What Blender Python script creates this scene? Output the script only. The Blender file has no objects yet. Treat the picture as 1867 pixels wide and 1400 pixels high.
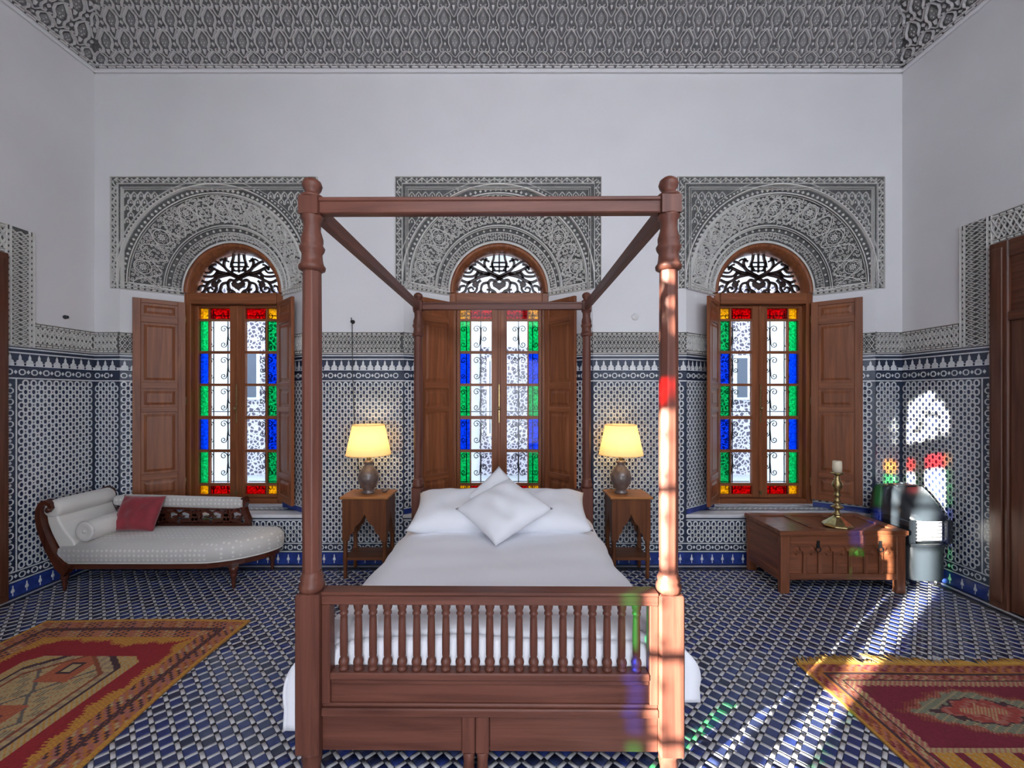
import bpy, math, random
import numpy as np
from mathutils import Matrix, Vector

# ------------------------------------------------------------------ camera, world, sun, exposure
scene = bpy.context.scene
col = scene.collection
CAM_H = 1.64
F_PX = 765.0
cam_data = bpy.data.cameras.new('camera')
cam_data.sensor_fit = 'HORIZONTAL'
cam_data.sensor_width = 36.0
cam_data.lens = F_PX / 1867.0 * 36.0
cam_data.shift_x = 3.5 / 1867.0
cam_data.shift_y = 20.0 / 1867.0
cam_data.clip_start = 0.05
cam = bpy.data.objects.new('camera', cam_data)
cam.location = (0, 0, CAM_H)
cam.rotation_euler = (math.pi / 2, 0, 0)
col.objects.link(cam)
scene.camera = cam

world = bpy.data.worlds.new('sky')
scene.world = world
world.use_nodes = True
_bg = world.node_tree.nodes['Background']
_bg.inputs[0].default_value = (0.85, 0.90, 1.0, 1)
_bg.inputs[1].default_value = 11.0

SUN_DIR = Vector((1.37, 1.0, -0.305)).normalized()
sun_data = bpy.data.lights.new('sun', 'SUN')
sun_data.energy = 165.0
sun_data.angle = math.radians(0.53)
sun_data.color = (1.0, 0.92, 0.80)
sun = bpy.data.objects.new('sun', sun_data)
sun.rotation_euler = SUN_DIR.to_track_quat('-Z', 'Y').to_euler()
sun.location = (-12, -9, 6)
col.objects.link(sun)

scene.view_settings.view_transform = 'Standard'
scene.view_settings.look = 'None'
scene.view_settings.gamma = 1.0
scene.view_settings.use_curve_mapping = False
scene.view_settings.exposure = -0.50
try:
    scene.cycles.max_bounces = 10
    scene.cycles.diffuse_bounces = 6
    scene.cycles.glossy_bounces = 4
    scene.cycles.transparent_max_bounces = 16
    scene.cycles.caustics_reflective = False
    scene.cycles.caustics_refractive = False
    scene.cycles.sample_clamp_indirect = 6.0
except Exception:
    pass

rnd = random.Random(7)
PI = math.pi
def lerp(a, b, t): return a + (b - a) * t

# ------------------------------------------------------------------ materials
def new_mat(name):
    m = bpy.data.materials.new(name); m.use_nodes = True
    nt = m.node_tree
    b = nt.nodes['Principled BSDF']
    return m, nt, b

def plain(name, c, rough=0.5, metal=0.0, bump=0.0, bscale=60, var=0.0, vscale=8, coat=0.0, sheen=0.0):
    m, nt, b = new_mat(name)
    b.inputs['Base Color'].default_value = (*c, 1)
    b.inputs['Roughness'].default_value = rough
    b.inputs['Metallic'].default_value = metal
    if coat: b.inputs['Coat Weight'].default_value = coat; b.inputs['Coat Roughness'].default_value = 0.1
    if sheen: b.inputs['Sheen Weight'].default_value = sheen
    tc = nt.nodes.new('ShaderNodeTexCoord')
    if var:
        n = nt.nodes.new('ShaderNodeTexNoise'); n.inputs['Scale'].default_value = vscale; n.inputs['Detail'].default_value = 5
        nt.links.new(tc.outputs['Object'], n.inputs['Vector'])
        r = nt.nodes.new('ShaderNodeValToRGB')
        r.color_ramp.elements[0].position = 0.3; r.color_ramp.elements[1].position = 0.7
        r.color_ramp.elements[0].color = (*[x * (1 - var) for x in c], 1)
        r.color_ramp.elements[1].color = (*[min(1, x * (1 + var)) for x in c], 1)
        nt.links.new(n.outputs['Fac'], r.inputs['Fac']); nt.links.new(r.outputs['Color'], b.inputs['Base Color'])
    if bump:
        n2 = nt.nodes.new('ShaderNodeTexNoise'); n2.inputs['Scale'].default_value = bscale; n2.inputs['Detail'].default_value = 3
        nt.links.new(tc.outputs['Object'], n2.inputs['Vector'])
        bp = nt.nodes.new('ShaderNodeBump'); bp.inputs['Strength'].default_value = bump; bp.inputs['Distance'].default_value = 0.01
        nt.links.new(n2.outputs['Fac'], bp.inputs['Height']); nt.links.new(bp.outputs['Normal'], b.inputs['Normal'])
    return m

def wood(name, c1, c2, axis='z', rough=0.38, scale=26, coat=0.15):
    m, nt, b = new_mat(name)
    tc = nt.nodes.new('ShaderNodeTexCoord'); mp = nt.nodes.new('ShaderNodeMapping')
    s = [scale, scale, scale]; s['xyz'.index(axis)] = scale * 0.055
    mp.inputs['Scale'].default_value = s
    nt.links.new(tc.outputs['Object'], mp.inputs['Vector'])
    n = nt.nodes.new('ShaderNodeTexNoise'); n.inputs['Scale'].default_value = 1.0; n.inputs['Detail'].default_value = 6
    n.inputs['Roughness'].default_value = 0.6; n.inputs['Distortion'].default_value = 0.6
    nt.links.new(mp.outputs['Vector'], n.inputs['Vector'])
    r = nt.nodes.new('ShaderNodeValToRGB')
    r.color_ramp.elements[0].position = 0.32; r.color_ramp.elements[1].position = 0.68
    r.color_ramp.elements[0].color = (*c1, 1); r.color_ramp.elements[1].color = (*c2, 1)
    nt.links.new(n.outputs['Fac'], r.inputs['Fac']); nt.links.new(r.outputs['Color'], b.inputs['Base Color'])
    b.inputs['Roughness'].default_value = rough; b.inputs['Specular IOR Level'].default_value = 0.28
    b.inputs['Coat Weight'].default_value = coat; b.inputs['Coat Roughness'].default_value = 0.25
    bp = nt.nodes.new('ShaderNodeBump'); bp.inputs['Strength'].default_value = 0.15; bp.inputs['Distance'].default_value = 0.004
    nt.links.new(n.outputs['Fac'], bp.inputs['Height']); nt.links.new(bp.outputs['Normal'], b.inputs['Normal'])
    return m

def glass(name, c, gloss=0.08, ripple=0.0):
    m = bpy.data.materials.new(name); m.use_nodes = True
    nt = m.node_tree; nt.nodes.clear()
    o = nt.nodes.new('ShaderNodeOutputMaterial'); t = nt.nodes.new('ShaderNodeBsdfTransparent')
    g = nt.nodes.new('ShaderNodeBsdfGlossy'); mx = nt.nodes.new('ShaderNodeMixShader')
    t.inputs['Color'].default_value = (*c, 1)
    g.inputs['Roughness'].default_value = 0.05
    mx.inputs[0].default_value = gloss
    if ripple:
        n = nt.nodes.new('ShaderNodeTexNoise'); n.inputs['Scale'].default_value = 45
        r = nt.nodes.new('ShaderNodeValToRGB')
        r.color_ramp.elements[0].position = .35; r.color_ramp.elements[1].position = .65
        r.color_ramp.elements[0].color = (*[x * (1 - ripple) for x in c], 1); r.color_ramp.elements[1].color = (*c, 1)
        tc = nt.nodes.new('ShaderNodeTexCoord'); nt.links.new(tc.outputs['Object'], n.inputs['Vector'])
        nt.links.new(n.outputs['Fac'], r.inputs['Fac']); nt.links.new(r.outputs['Color'], t.inputs['Color'])
    nt.links.new(t.outputs[0], mx.inputs[1]); nt.links.new(g.outputs[0], mx.inputs[2]); nt.links.new(mx.outputs[0], o.inputs['Surface'])
    return m

M = {}
M['plaster'] = plain('white_plaster', (0.70, 0.69, 0.70), 0.85, bump=0.08, bscale=30, var=0.03, vscale=2)
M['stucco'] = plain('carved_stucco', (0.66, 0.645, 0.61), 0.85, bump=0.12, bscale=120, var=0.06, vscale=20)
M['stucco_recess_shade'] = plain('stucco_recess_shade', (0.095, 0.095, 0.093), 0.95, var=0.3, vscale=40)  # shade of the carved recesses put into the colour
M['ceil_recess_shade'] = plain('frieze_recess_shade', (0.11, 0.107, 0.11), 0.95, var=0.3, vscale=30)  # dark colour stands in for shade between the frieze leaves
M['ceil_stucco'] = plain('frieze_stucco', (0.60, 0.58, 0.57), 0.85, bump=0.12, bscale=100, var=0.08, vscale=12)
M['tile_white'] = plain('white_glazed_tile', (0.66, 0.68, 0.69), 0.22, var=0.10, vscale=25)
M['tile_dark'] = plain('dark_glazed_tile', (0.018, 0.026, 0.065), 0.2, var=0.4, vscale=18)
M['tile_ground'] = plain('navy_tile_ground', (0.022, 0.032, 0.062), 0.3, var=0.3, vscale=18)
M['tile_blue'] = plain('cobalt_plinth_tile', (0.022, 0.045, 0.22), 0.18, var=0.3, vscale=14)
M['marble'] = plain('white_marble', (0.62, 0.63, 0.66), 0.25, var=0.08, vscale=6)
M['floor_blue0'] = plain('floor_tile_blue', (0.018, 0.030, 0.13), 0.3, var=0.25, vscale=30)
M['floor_blue1'] = plain('floor_tile_navy', (0.016, 0.020, 0.055), 0.3, var=0.25, vscale=30)
M['floor_blue2'] = plain('floor_tile_slate_blue', (0.026, 0.036, 0.10), 0.3, var=0.25, vscale=30)
M['floor_white'] = plain('floor_tile_white', (0.50, 0.49, 0.51), 0.32, var=0.12, vscale=20)
M['floor_black'] = plain('floor_tile_black', (0.018, 0.020, 0.03), 0.35)
M['grout'] = plain('floor_grout', (0.07, 0.07, 0.08), 0.9)
for ax in 'xyz':
    M['bed_' + ax] = wood('bed_wood_' + ax, (0.080, 0.026, 0.017), (0.155, 0.056, 0.037), ax, rough=0.45, coat=0.06)
    M['shut_' + ax] = wood('shutter_wood_' + ax, (0.145, 0.043, 0.016), (0.27, 0.092, 0.035), ax, rough=0.42, coat=0.06)
    M['stand_' + ax] = wood('nightstand_wood_' + ax, (0.095, 0.030, 0.012), (0.18, 0.062, 0.022), ax)
    M['chest_' + ax] = wood('chest_wood_' + ax, (0.10, 0.032, 0.014), (0.24, 0.085, 0.040), ax)
    M['mahog_' + ax] = wood('mahogany_' + ax, (0.040, 0.010, 0.006), (0.09, 0.024, 0.013), ax, rough=0.25, coat=0.4)
    M['door_' + ax] = wood('door_wood_' + ax, (0.065, 0.021, 0.011), (0.14, 0.050, 0.027), ax)
M['stand_top'] = wood('nightstand_top_wood', (0.30, 0.115, 0.035), (0.46, 0.20, 0.07), 'x')
M['fret'] = wood('fretwork_wood', (0.03, 0.016, 0.014), (0.055, 0.030, 0.026), 'x')
M['iron'] = plain('wrought_iron', (0.02, 0.02, 0.022), 0.5, 0.6)
M['brass'] = plain('aged_brass', (0.36, 0.28, 0.13), 0.32, 1.0, var=0.3, vscale=40)
M['g_clear'] = glass('clear_glass', (0.93, 0.96, 0.97), 0.018)
M['g_red'] = glass('red_glass', (0.80, 0.010, 0.035), 0.015, 0.5)
M['g_yellow'] = glass('yellow_glass', (0.98, 0.60, 0.05), 0.015, 0.4)
M['g_green'] = glass('green_glass', (0.05, 0.72, 0.32), 0.015, 0.35)
M['g_blue'] = glass('blue_glass', (0.03, 0.22, 0.95), 0.015, 0.35)
M['linen'] = plain('white_linen', (0.80, 0.80, 0.84), 0.9, bump=0.10, bscale=220, sheen=0.2)
M['linen2'] = plain('white_pillow_linen', (0.80, 0.81, 0.85), 0.9, bump=0.10, bscale=200, sheen=0.2)
M['mattress'] = plain('mattress_ticking', (0.7, 0.69, 0.66), 0.9)
M['red_cloth'] = plain('crimson_velvet', (0.24, 0.018, 0.030), 0.75, bump=0.15, bscale=180, var=0.2, vscale=14, sheen=0.4)
M['shade'] = None
M['ceramic'] = plain('brown_grey_ceramic', (0.13, 0.095, 0.085), 0.28, var=0.35, vscale=22, coat=0.3)
M['wax'] = plain('cream_wax', (0.80, 0.70, 0.52), 0.5)
M['black_metal'] = plain('black_enamel', (0.028, 0.034, 0.042), 0.16, 0.3, coat=0.5)
M['grey_metal'] = plain('grey_enamel', (0.020, 0.025, 0.031), 0.30, 0.0, coat=0.4)
M['radiant'] = plain('white_ceramic_plaque', (0.75, 0.73, 0.70), 0.6)
M['steel'] = plain('bright_steel', (0.6, 0.6, 0.6), 0.25, 1.0)
M['cord'] = plain('dark_cord', (0.03, 0.03, 0.03), 0.6)
M['white_plastic'] = plain('white_plastic', (0.72, 0.72, 0.72), 0.4)
M['gold_fringe'] = plain('gold_wool_fringe', (0.50, 0.27, 0.055), 0.95)
M['ext'] = plain('courtyard_plaster', (0.74, 0.78, 0.80), 0.9, var=0.05)
M['dark_void'] = plain('dark_window_void', (0.10, 0.12, 0.16), 0.4)

# damask cloth with small pale dots
def damask():
    m, nt, b = new_mat('cream_damask')
    tc = nt.nodes.new('ShaderNodeTexCoord')
    v = nt.nodes.new('ShaderNodeTexVoronoi'); v.inputs['Scale'].default_value = 26; v.inputs['Randomness'].default_value = 0.15
    nt.links.new(tc.outputs['Object'], v.inputs['Vector'])
    r = nt.nodes.new('ShaderNodeValToRGB')
    r.color_ramp.elements[0].position = .18; r.color_ramp.elements[1].position = .34
    r.color_ramp.elements[0].color = (.74, .72, .68, 1); r.color_ramp.elements[1].color = (.54, .525, .50, 1)
    nt.links.new(v.outputs['Distance'], r.inputs['Fac']); nt.links.new(r.outputs['Color'], b.inputs['Base Color'])
    b.inputs['Roughness'].default_value = 0.62; b.inputs['Sheen Weight'].default_value = 0.3
    return m
M['damask'] = damask()
M['satin'] = plain('cream_satin', (0.66, 0.64, 0.60), 0.5, sheen=0.3, bump=0.05, bscale=60)

def shade_mat():
    m = bpy.data.materials.new('lamp_shade_fabric'); m.use_nodes = True
    nt = m.node_tree; nt.nodes.clear()
    o = nt.nodes.new('ShaderNodeOutputMaterial'); d = nt.nodes.new('ShaderNodeBsdfDiffuse'); t = nt.nodes.new('ShaderNodeBsdfTranslucent')
    mx = nt.nodes.new('ShaderNodeMixShader'); mx.inputs[0].default_value = 0.55
    d.inputs['Color'].default_value = (.80, .68, .45, 1); t.inputs['Color'].default_value = (.92, .72, .40, 1)
    nt.links.new(d.outputs[0], mx.inputs[1]); nt.links.new(t.outputs[0], mx.inputs[2]); nt.links.new(mx.outputs[0], o.inputs['Surface'])
    return m
M['shade'] = shade_mat()

def attr_mat(name, rough=0.95):
    m, nt, b = new_mat(name)
    a = nt.nodes.new('ShaderNodeAttribute'); a.attribute_name = 'dye'
    nt.links.new(a.outputs['Color'], b.inputs['Base Color']); b.inputs['Roughness'].default_value = rough
    tc = nt.nodes.new('ShaderNodeTexCoord')
    n2 = nt.nodes.new('ShaderNodeTexNoise'); n2.inputs['Scale'].default_value = 160
    nt.links.new(tc.outputs['Object'], n2.inputs['Vector'])
    bp = nt.nodes.new('ShaderNodeBump'); bp.inputs['Strength'].default_value = 0.5; bp.inputs['Distance'].default_value = 0.004
    nt.links.new(n2.outputs['Fac'], bp.inputs['Height']); nt.links.new(bp.outputs['Normal'], b.inputs['Normal'])
    return m
M['rug'] = attr_mat('knotted_wool')

# ------------------------------------------------------------------ mesh builder
class MB:
    def __init__(s): s.v = []; s.f = []; s.m = []; s.sm = []
    def add(s, vs, fs, mi=0, smooth=False, T=None):
        k = len(s.v)
        s.v += [tuple(T @ Vector(p)) for p in vs] if T is not None else [tuple(p) for p in vs]
        for f in fs:
            s.f.append(tuple(i + k for i in f)); s.m.append(mi); s.sm.append(smooth)
        return s
    def box(s, x0, x1, y0, y1, z0, z1, mi=0, T=None):
        vs = [(x, y, z) for z in (z0, z1) for y in (y0, y1) for x in (x0, x1)]
        fs = [(0, 2, 3, 1), (4, 5, 7, 6), (0, 1, 5, 4), (2, 6, 7, 3), (0, 4, 6, 2), (1, 3, 7, 5)]
        return s.add(vs, fs, mi, False, T)
    def lathe(s, prof, n=16, mi=0, smooth=True, T=None, caps=True, phase=0.0, sx=1, sy=1):
        vs = []; fs = []
        for r, z in prof:
            for k in range(n):
                a = 2 * PI * k / n + phase
                vs.append((r * math.cos(a) * sx, r * math.sin(a) * sy, z))
        for i in range(len(prof) - 1):
            for k in range(n):
                k2 = (k + 1) % n
                fs.append((i * n + k, i * n + k2, (i + 1) * n + k2, (i + 1) * n + k))
        s.add(vs, fs, mi, smooth, T)
        if caps:
            k0 = len(s.v) - len(vs)
            s.f.append(tuple(k0 + k for k in reversed(range(n)))); s.m.append(mi); s.sm.append(False)
            s.f.append(tuple(k0 + (len(prof) - 1) * n + k for k in range(n))); s.m.append(mi); s.sm.append(False)
        return s
    def tube(s, pts, r, n=6, mi=0, smooth=True):
        pts = [Vector(p) for p in pts]
        rings = []
        up = Vector((0.13, 0.37, 0.92)).normalized()
        for i, p in enumerate(pts):
            d = (pts[min(i + 1, len(pts) - 1)] - pts[max(i - 1, 0)])
            d = d.normalized() if d.length > 1e-9 else Vector((0, 0, 1))
            a = d.cross(up)
            if a.length < 1e-3: a = d.cross(Vector((1, 0, 0)))
            a.normalize(); b = d.cross(a)
            rr = r[i] if isinstance(r, (list, tuple)) else r
            rings.append([p + (a * math.cos(2 * PI * k / n) + b * math.sin(2 * PI * k / n)) * rr for k in range(n)])
        vs = [q for ring in rings for q in ring]
        fs = [(i * n + k, i * n + (k + 1) % n, (i + 1) * n + (k + 1) % n, (i + 1) * n + k) for i in range(len(pts) - 1) for k in range(n)]
        fs += [tuple(reversed(range(n))), tuple((len(pts) - 1) * n + k for k in range(n))]
        return s.add(vs, fs, mi, smooth)
    def ribbon(s, pts, w, h, f, mi=0, closed=False, w_end=None, h0=0.0, taper=0.55):
        """flat raised strip of width w and height h along 2D points, placed by f(u,v,h)"""
        P = [Vector((p[0], p[1])) for p in pts]; n = len(P)
        vs = []
        for i in range(n):
            if closed: d = P[(i + 1) % n] - P[i - 1]
            else: d = P[min(i + 1, n - 1)] - P[max(i - 1, 0)]
            d = d.normalized() if d.length > 1e-9 else Vector((1, 0))
            nn = Vector((-d.y, d.x))
            ww = w * 0.5 if w_end is None else lerp(w, w_end, i / (n - 1)) * 0.5
            a = P[i] - nn * ww; b = P[i] + nn * ww
            a2 = P[i] - nn * ww * taper; b2 = P[i] + nn * ww * taper
            vs += [f(a.x, a.y, h0), f(a2.x, a2.y, h), f(b2.x, b2.y, h), f(b.x, b.y, h0)]
        fs = []
        for i in range(n if closed else n - 1):
            j = (i + 1) % n
            for k in range(3):
                fs.append((4 * i + k, 4 * j + k, 4 * j + k + 1, 4 * i + k + 1))
        return s.add(vs, fs, mi, False)
    def plate(s, poly, h, f, mi=0, h0=0.0, inset=0.8):
        """raised polygon: base outline at h0, slightly inset top at h"""
        c = sum((Vector(p) for p in poly), Vector((0, 0))) / len(poly); n = len(poly)
        vs = [f(p[0], p[1], h0) for p in poly] + [f(lerp(c.x, p[0], inset), lerp(c.y, p[1], inset), h) for p in poly]
        fs = [(i, (i + 1) % n, n + (i + 1) % n, n + i) for i in range(n)] + [tuple(range(n, 2 * n))]
        return s.add(vs, fs, mi, False)
    def prism(s, poly, y0, y1, mi=0, T=None, axis='y'):
        """polygon in (x,z) extruded along y (axis 'y'), or (y,z) along x, or (x,y) along z"""
        n = len(poly)
        mk = {'y': lambda a, b, t: (a, t, b), 'x': lambda a, b, t: (t, a, b), 'z': lambda a, b, t: (a, b, t)}[axis]
        vs = [mk(p[0], p[1], y0) for p in poly] + [mk(p[0], p[1], y1) for p in poly]
        fs = [tuple(range(n)), tuple(reversed(range(n, 2 * n)))] + [(i, n + i, n + (i + 1) % n, (i + 1) % n) for i in range(n)]
        return s.add(vs, fs, mi, False, T)
    def grid(s, nu, nv, f, mi=0, smooth=True):
        vs = [f(i / nu, j / nv) for j in range(nv + 1) for i in range(nu + 1)]
        fs = [(j * (nu + 1) + i, j * (nu + 1) + i + 1, (j + 1) * (nu + 1) + i + 1, (j + 1) * (nu + 1) + i) for j in range(nv) for i in range(nu)]
        return s.add(vs, fs, mi, smooth)
    def mesh(s, name, mats):
        me = bpy.data.meshes.new(name)
        me.from_pydata(s.v, [], s.f)
        me.polygons.foreach_set('material_index', s.m)
        me.polygons.foreach_set('use_smooth', s.sm)
        for m in (mats if isinstance(mats, (list, tuple)) else [mats]): me.materials.append(m)
        me.update()
        return me
    def build(s, name, mats, parent=None, bevel=0.0, kind=None, fixn=True, seg=1):
        me = s.mesh(name, mats)
        if fixn:
            import bmesh
            bm = bmesh.new(); bm.from_mesh(me); bmesh.ops.recalc_face_normals(bm, faces=bm.faces); bm.to_mesh(me); bm.free()
        return link(name, me, parent, bevel, kind, seg)

def link(name, me, parent=None, bevel=0.0, kind=None, seg=1):
    o = bpy.data.objects.new(name, me); col.objects.link(o)
    if parent is not None: o.parent = parent
    if bevel:
        b = o.modifiers.new('bevel', 'BEVEL'); b.width = bevel; b.segments = seg; b.limit_method = 'ANGLE'; b.angle_limit = math.radians(40)
    if kind: o['kind'] = kind
    return o

def empty(name, loc=(0, 0, 0), rz=0.0, parent=None):
    o = bpy.data.objects.new(name, None); o.empty_display_size = 0.1
    o.location = loc; o.rotation_euler = (0, 0, rz); col.objects.link(o)
    if parent is not None: o.parent = parent
    return o

def tag(o, label, cat, group=None, kind=None):
    o['label'] = label; o['category'] = cat
    if group: o['group'] = group
    if kind: o['kind'] = kind
    return o

def copy_tree(o, parent=None):
    c = o.copy(); col.objects.link(c); c.parent = parent
    for ch in list(o.children): copy_tree(ch, c)
    return c

def np_mesh(name, templates, mats):
    """templates: list of (verts Nx3, faces list, face mats, transforms list of (3x3, 3)); all copies joined fast with numpy"""
    V = []; L = []; TOT = []; MI = []; base = 0
    for verts, faces, fm, R, Tn in templates:
        verts = np.asarray(verts, float); R = np.asarray(R, float); Tn = np.asarray(Tn, float); k = len(Tn)
        if k == 0: continue
        vv = np.einsum('kij,nj->kni', R, verts) + Tn[:, None, :]
        V.append(vv.reshape(-1, 3))
        flat = np.array([i for f in faces for i in f]); tot = np.array([len(f) for f in faces])
        L.append((flat[None, :] + base + (np.arange(k) * len(verts))[:, None]).ravel())
        TOT.append(np.tile(tot, k)); MI.append(np.tile(np.array(fm), k)); base += k * len(verts)
    V = np.concatenate(V); L = np.concatenate(L); TOT = np.concatenate(TOT); MI = np.concatenate(MI)
    me = bpy.data.meshes.new(name)
    me.vertices.add(len(V)); me.vertices.foreach_set('co', V.ravel().astype(np.float32))
    me.loops.add(len(L)); me.loops.foreach_set('vertex_index', L.astype(np.int32))
    me.polygons.add(len(TOT))
    st = np.concatenate([[0], np.cumsum(TOT)[:-1]])
    me.polygons.foreach_set('loop_start', st.astype(np.int32))
    me.polygons.foreach_set('material_index', MI.astype(np.int32))
    for m in mats: me.materials.append(m)
    me.update(calc_edges=True); me.validate()
    return me

def px(x, y, Y):
    return Vector(((x - 930) / F_PX * Y, Y, CAM_H - (y - 720) / F_PX * Y))
def to_px(p):
    return 930 + F_PX * p[0] / p[1], 720 - F_PX * (p[2] - CAM_H) / p[1]

# ================================================================== ROOM SHELL
XL, XR, YB, YF, ZW, ZC = -4.02, 3.795, 4.06, -0.95, 4.78, 5.32
NICHE = [-2.861, -0.114, 2.619]
RF, RB, ZF, ZB, YN = 0.915, 0.512, 2.744, 2.700, 4.34      # niche arch: front / back radius, centre heights, back depth
ZLEDGE = 0.483
LEAN = 0.16
M['ceil_mid'] = plain('frieze_leaf_stucco', (0.22, 0.215, 0.215), 0.9, bump=0.3, bscale=220, var=0.35, vscale=90)

def arch_outline(cx, R, zc, z0, n=28):
    return [(cx - R, z0)] + [(cx - R * math.cos(PI * k / n), zc + R * math.sin(PI * k / n)) for k in range(n + 1)] + [(cx + R, z0)]

mb = MB()
bounds = [XL] + [(NICHE[0] + NICHE[1]) / 2, (NICHE[1] + NICHE[2]) / 2] + [XR]
for i, cx in enumerate(NICHE):
    x0, x1 = bounds[i], bounds[i + 1]
    q = lambda pts: mb.add([(p[0], YB, p[1]) for p in pts], [tuple(range(len(pts)))])
    q([(x0, 0), (cx - RF, 0), (cx - RF, ZW), (x0, ZW)])
    q([(cx + RF, 0), (x1, 0), (x1, ZW), (cx + RF, ZW)])
    q([(cx - RF, 0), (cx + RF, 0), (cx + RF, ZLEDGE), (cx - RF, ZLEDGE)])
    A = arch_outline(cx, RF, ZF, ZLEDGE); B = arch_outline(cx, RB, ZB, ZLEDGE)
    for k in range(1, len(A) - 2):
        q([A[k], A[k + 1], (A[k + 1][0], ZW), (A[k][0], ZW)])
    for k in range(len(A) - 1):
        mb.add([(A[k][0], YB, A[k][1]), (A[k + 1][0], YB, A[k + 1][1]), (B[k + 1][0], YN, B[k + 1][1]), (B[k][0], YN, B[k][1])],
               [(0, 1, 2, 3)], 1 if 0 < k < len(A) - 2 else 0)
    # reveal on to the outside face
    for k in range(len(B) - 1):
        mb.add([(B[k][0], YN, B[k][1]), (B[k + 1][0], YN, B[k + 1][1]), (B[k + 1][0], 4.62, B[k + 1][1]), (B[k][0], 4.62, B[k][1])], [(0, 1, 2, 3)])
    mb.add([(cx - RF, YB, ZLEDGE), (cx + RF, YB, ZLEDGE), (cx + RB, YN, ZLEDGE), (cx - RB, YN, ZLEDGE)], [(0, 1, 2, 3)])
    mb.add([(cx - RB, YN, ZLEDGE), (cx + RB, YN, ZLEDGE), (cx + RB, 4.62, ZLEDGE), (cx - RB, 4.62, ZLEDGE)], [(0, 1, 2, 3)])
wall_back = mb.build('wall_back', [M['plaster'], M['stucco_recess_shade']], fixn=False)
tag(wall_back, 'white plaster wall with three arched window niches and patterned tile dado', 'wall', kind='structure')

def rect_wall(name, pts, m, label, cat='wall'):
    b = MB(); b.add(pts, [tuple(range(len(pts)))])
    o = b.build(name, m, fixn=False); tag(o, label, cat, kind='structure'); return o
wall_left = rect_wall('wall_left', [(XL, YF, 0), (XL, YB, 0), (XL, YB, ZW), (XL, YF, ZW)], M['plaster'],
                      'white side wall behind the chaise longue head with tile dado')
wall_right = rect_wall('wall_right', [(XR, YF, 0), (XR, YB, 0), (XR, YB, ZW), (XR, YF, ZW)], M['plaster'],
                       'white side wall beside the gas heater with sunlit tile dado')
# front wall behind the camera: the casement that lets in the sun, plus a second casement, doorway and high openings added for fill light
mb = MB(); YFO = YF - 0.30
FB = [-3.427, -2.403, 2.038, 3.062]; CLX = (-1.25, 3.55); CLZ = (3.25, 4.75)
def fq(xa, xb, za, zb): mb.add([(xa, YF, za), (xb, YF, za), (xb, YF, zb), (xa, YF, zb)], [(0, 1, 2, 3)])
for cx in (-2.915, 2.55):
    A = arch_outline(cx, .512, 2.70, ZLEDGE, 20)
    fq(cx - .512, cx + .512, 0, ZLEDGE)
    for k in range(1, len(A) - 2):
        mb.add([(A[k][0], YF, A[k][1]), (A[k + 1][0], YF, A[k + 1][1]), (A[k + 1][0], YF, 3.25), (A[k][0], YF, 3.25)], [(0, 1, 2, 3)])
    for k in range(len(A) - 1):
        mb.add([(A[k][0], YF, A[k][1]), (A[k + 1][0], YF, A[k + 1][1]), (A[k + 1][0], YF - .1, A[k + 1][1]), (A[k][0], YF - .1, A[k][1])], [(0, 1, 2, 3)])
fq(XL, -3.427, 0, ZC); fq(-3.427, CLX[0], 3.25, ZC); fq(-2.403, -.70, 0, 3.25); fq(.75, 2.038, 0, 3.25); fq(-.70, .75, 2.45, 3.25); fq(3.062, XR, 0, 3.25); fq(CLX[1], XR, 3.25, ZC); fq(CLX[0], CLX[1], CLZ[1], ZC)
for k in range(1, 3):
    x = lerp(CLX[0], CLX[1], k / 3); fq(x - .07, x + .07, CLZ[0], CLZ[1])
wall_front = mb.build('wall_front', M['plaster'], fixn=False)
tag(wall_front, 'white wall behind the viewpoint with casements, plus unseen doorway and high openings added for fill light', 'wall', kind='structure')

ceil = MB(); ceil.box(XL - 0.2, XR + 0.2, YF - 0.2, YB + 0.3, ZC, ZC + 0.2)
ceiling = ceil.build('ceiling', M['door_x'])
tag(ceiling, 'dark wooden ceiling above the carved stucco frieze', 'ceiling', kind='structure')

# ------------------------------------------------------------------ planar surfaces that carry tiles
class Panel:
    def __init__(s, p0, p1):
        s.p0 = Vector((p0[0], p0[1], 0)); d = Vector((p1[0] - p0[0], p1[1] - p0[1], 0)); s.L = d.length
        s.U = d.normalized(); s.N = Vector((s.U.y, -s.U.x, 0)); s.Z = Vector((0, 0, 1))
        s.R = np.array([[s.U.x, s.N.x, 0], [s.U.y, s.N.y, 0], [0, 0, 1]])
    def f(s, u, v, h): return tuple(s.p0 + s.U * u + s.Z * v + s.N * h)

PU, PV = 0.0590, 0.0364
def octo(a, b, k=0.45): return [(a, b * k), (a * k, b), (-a * k, b), (-a, b * k), (-a, -b * k), (-a * k, -b), (a * k, -b), (a, -b * k)]
o1, o2, o3, o4 = octo(.0242, .0295), octo(.0232, .0283), octo(.0128, .0185), octo(.0120, .0176)
ring_v = [(p[0], .0022, p[1]) for p in o1] + [(p[0], .0042, p[1]) for p in o2] + [(p[0], .0042, p[1]) for p in o3] + [(p[0], .0026, p[1]) for p in o4]
ring_f = [(8 * r + k, 8 * r + (k + 1) % 8, 8 * r + 8 + (k + 1) % 8, 8 * r + 8 + k) for r in range(3) for k in range(8)] + [tuple(24 + k for k in range(8))]
ring_m = [0] * 24 + [1]
ring_me = bpy.data.meshes.new('ring_tile'); ring_me.from_pydata(ring_v, [], ring_f)
ring_me.polygons.foreach_set('material_index', ring_m); ring_me.materials.append(M['tile_white']); ring_me.materials.append(M['tile_dark']); ring_me.update()

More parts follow.
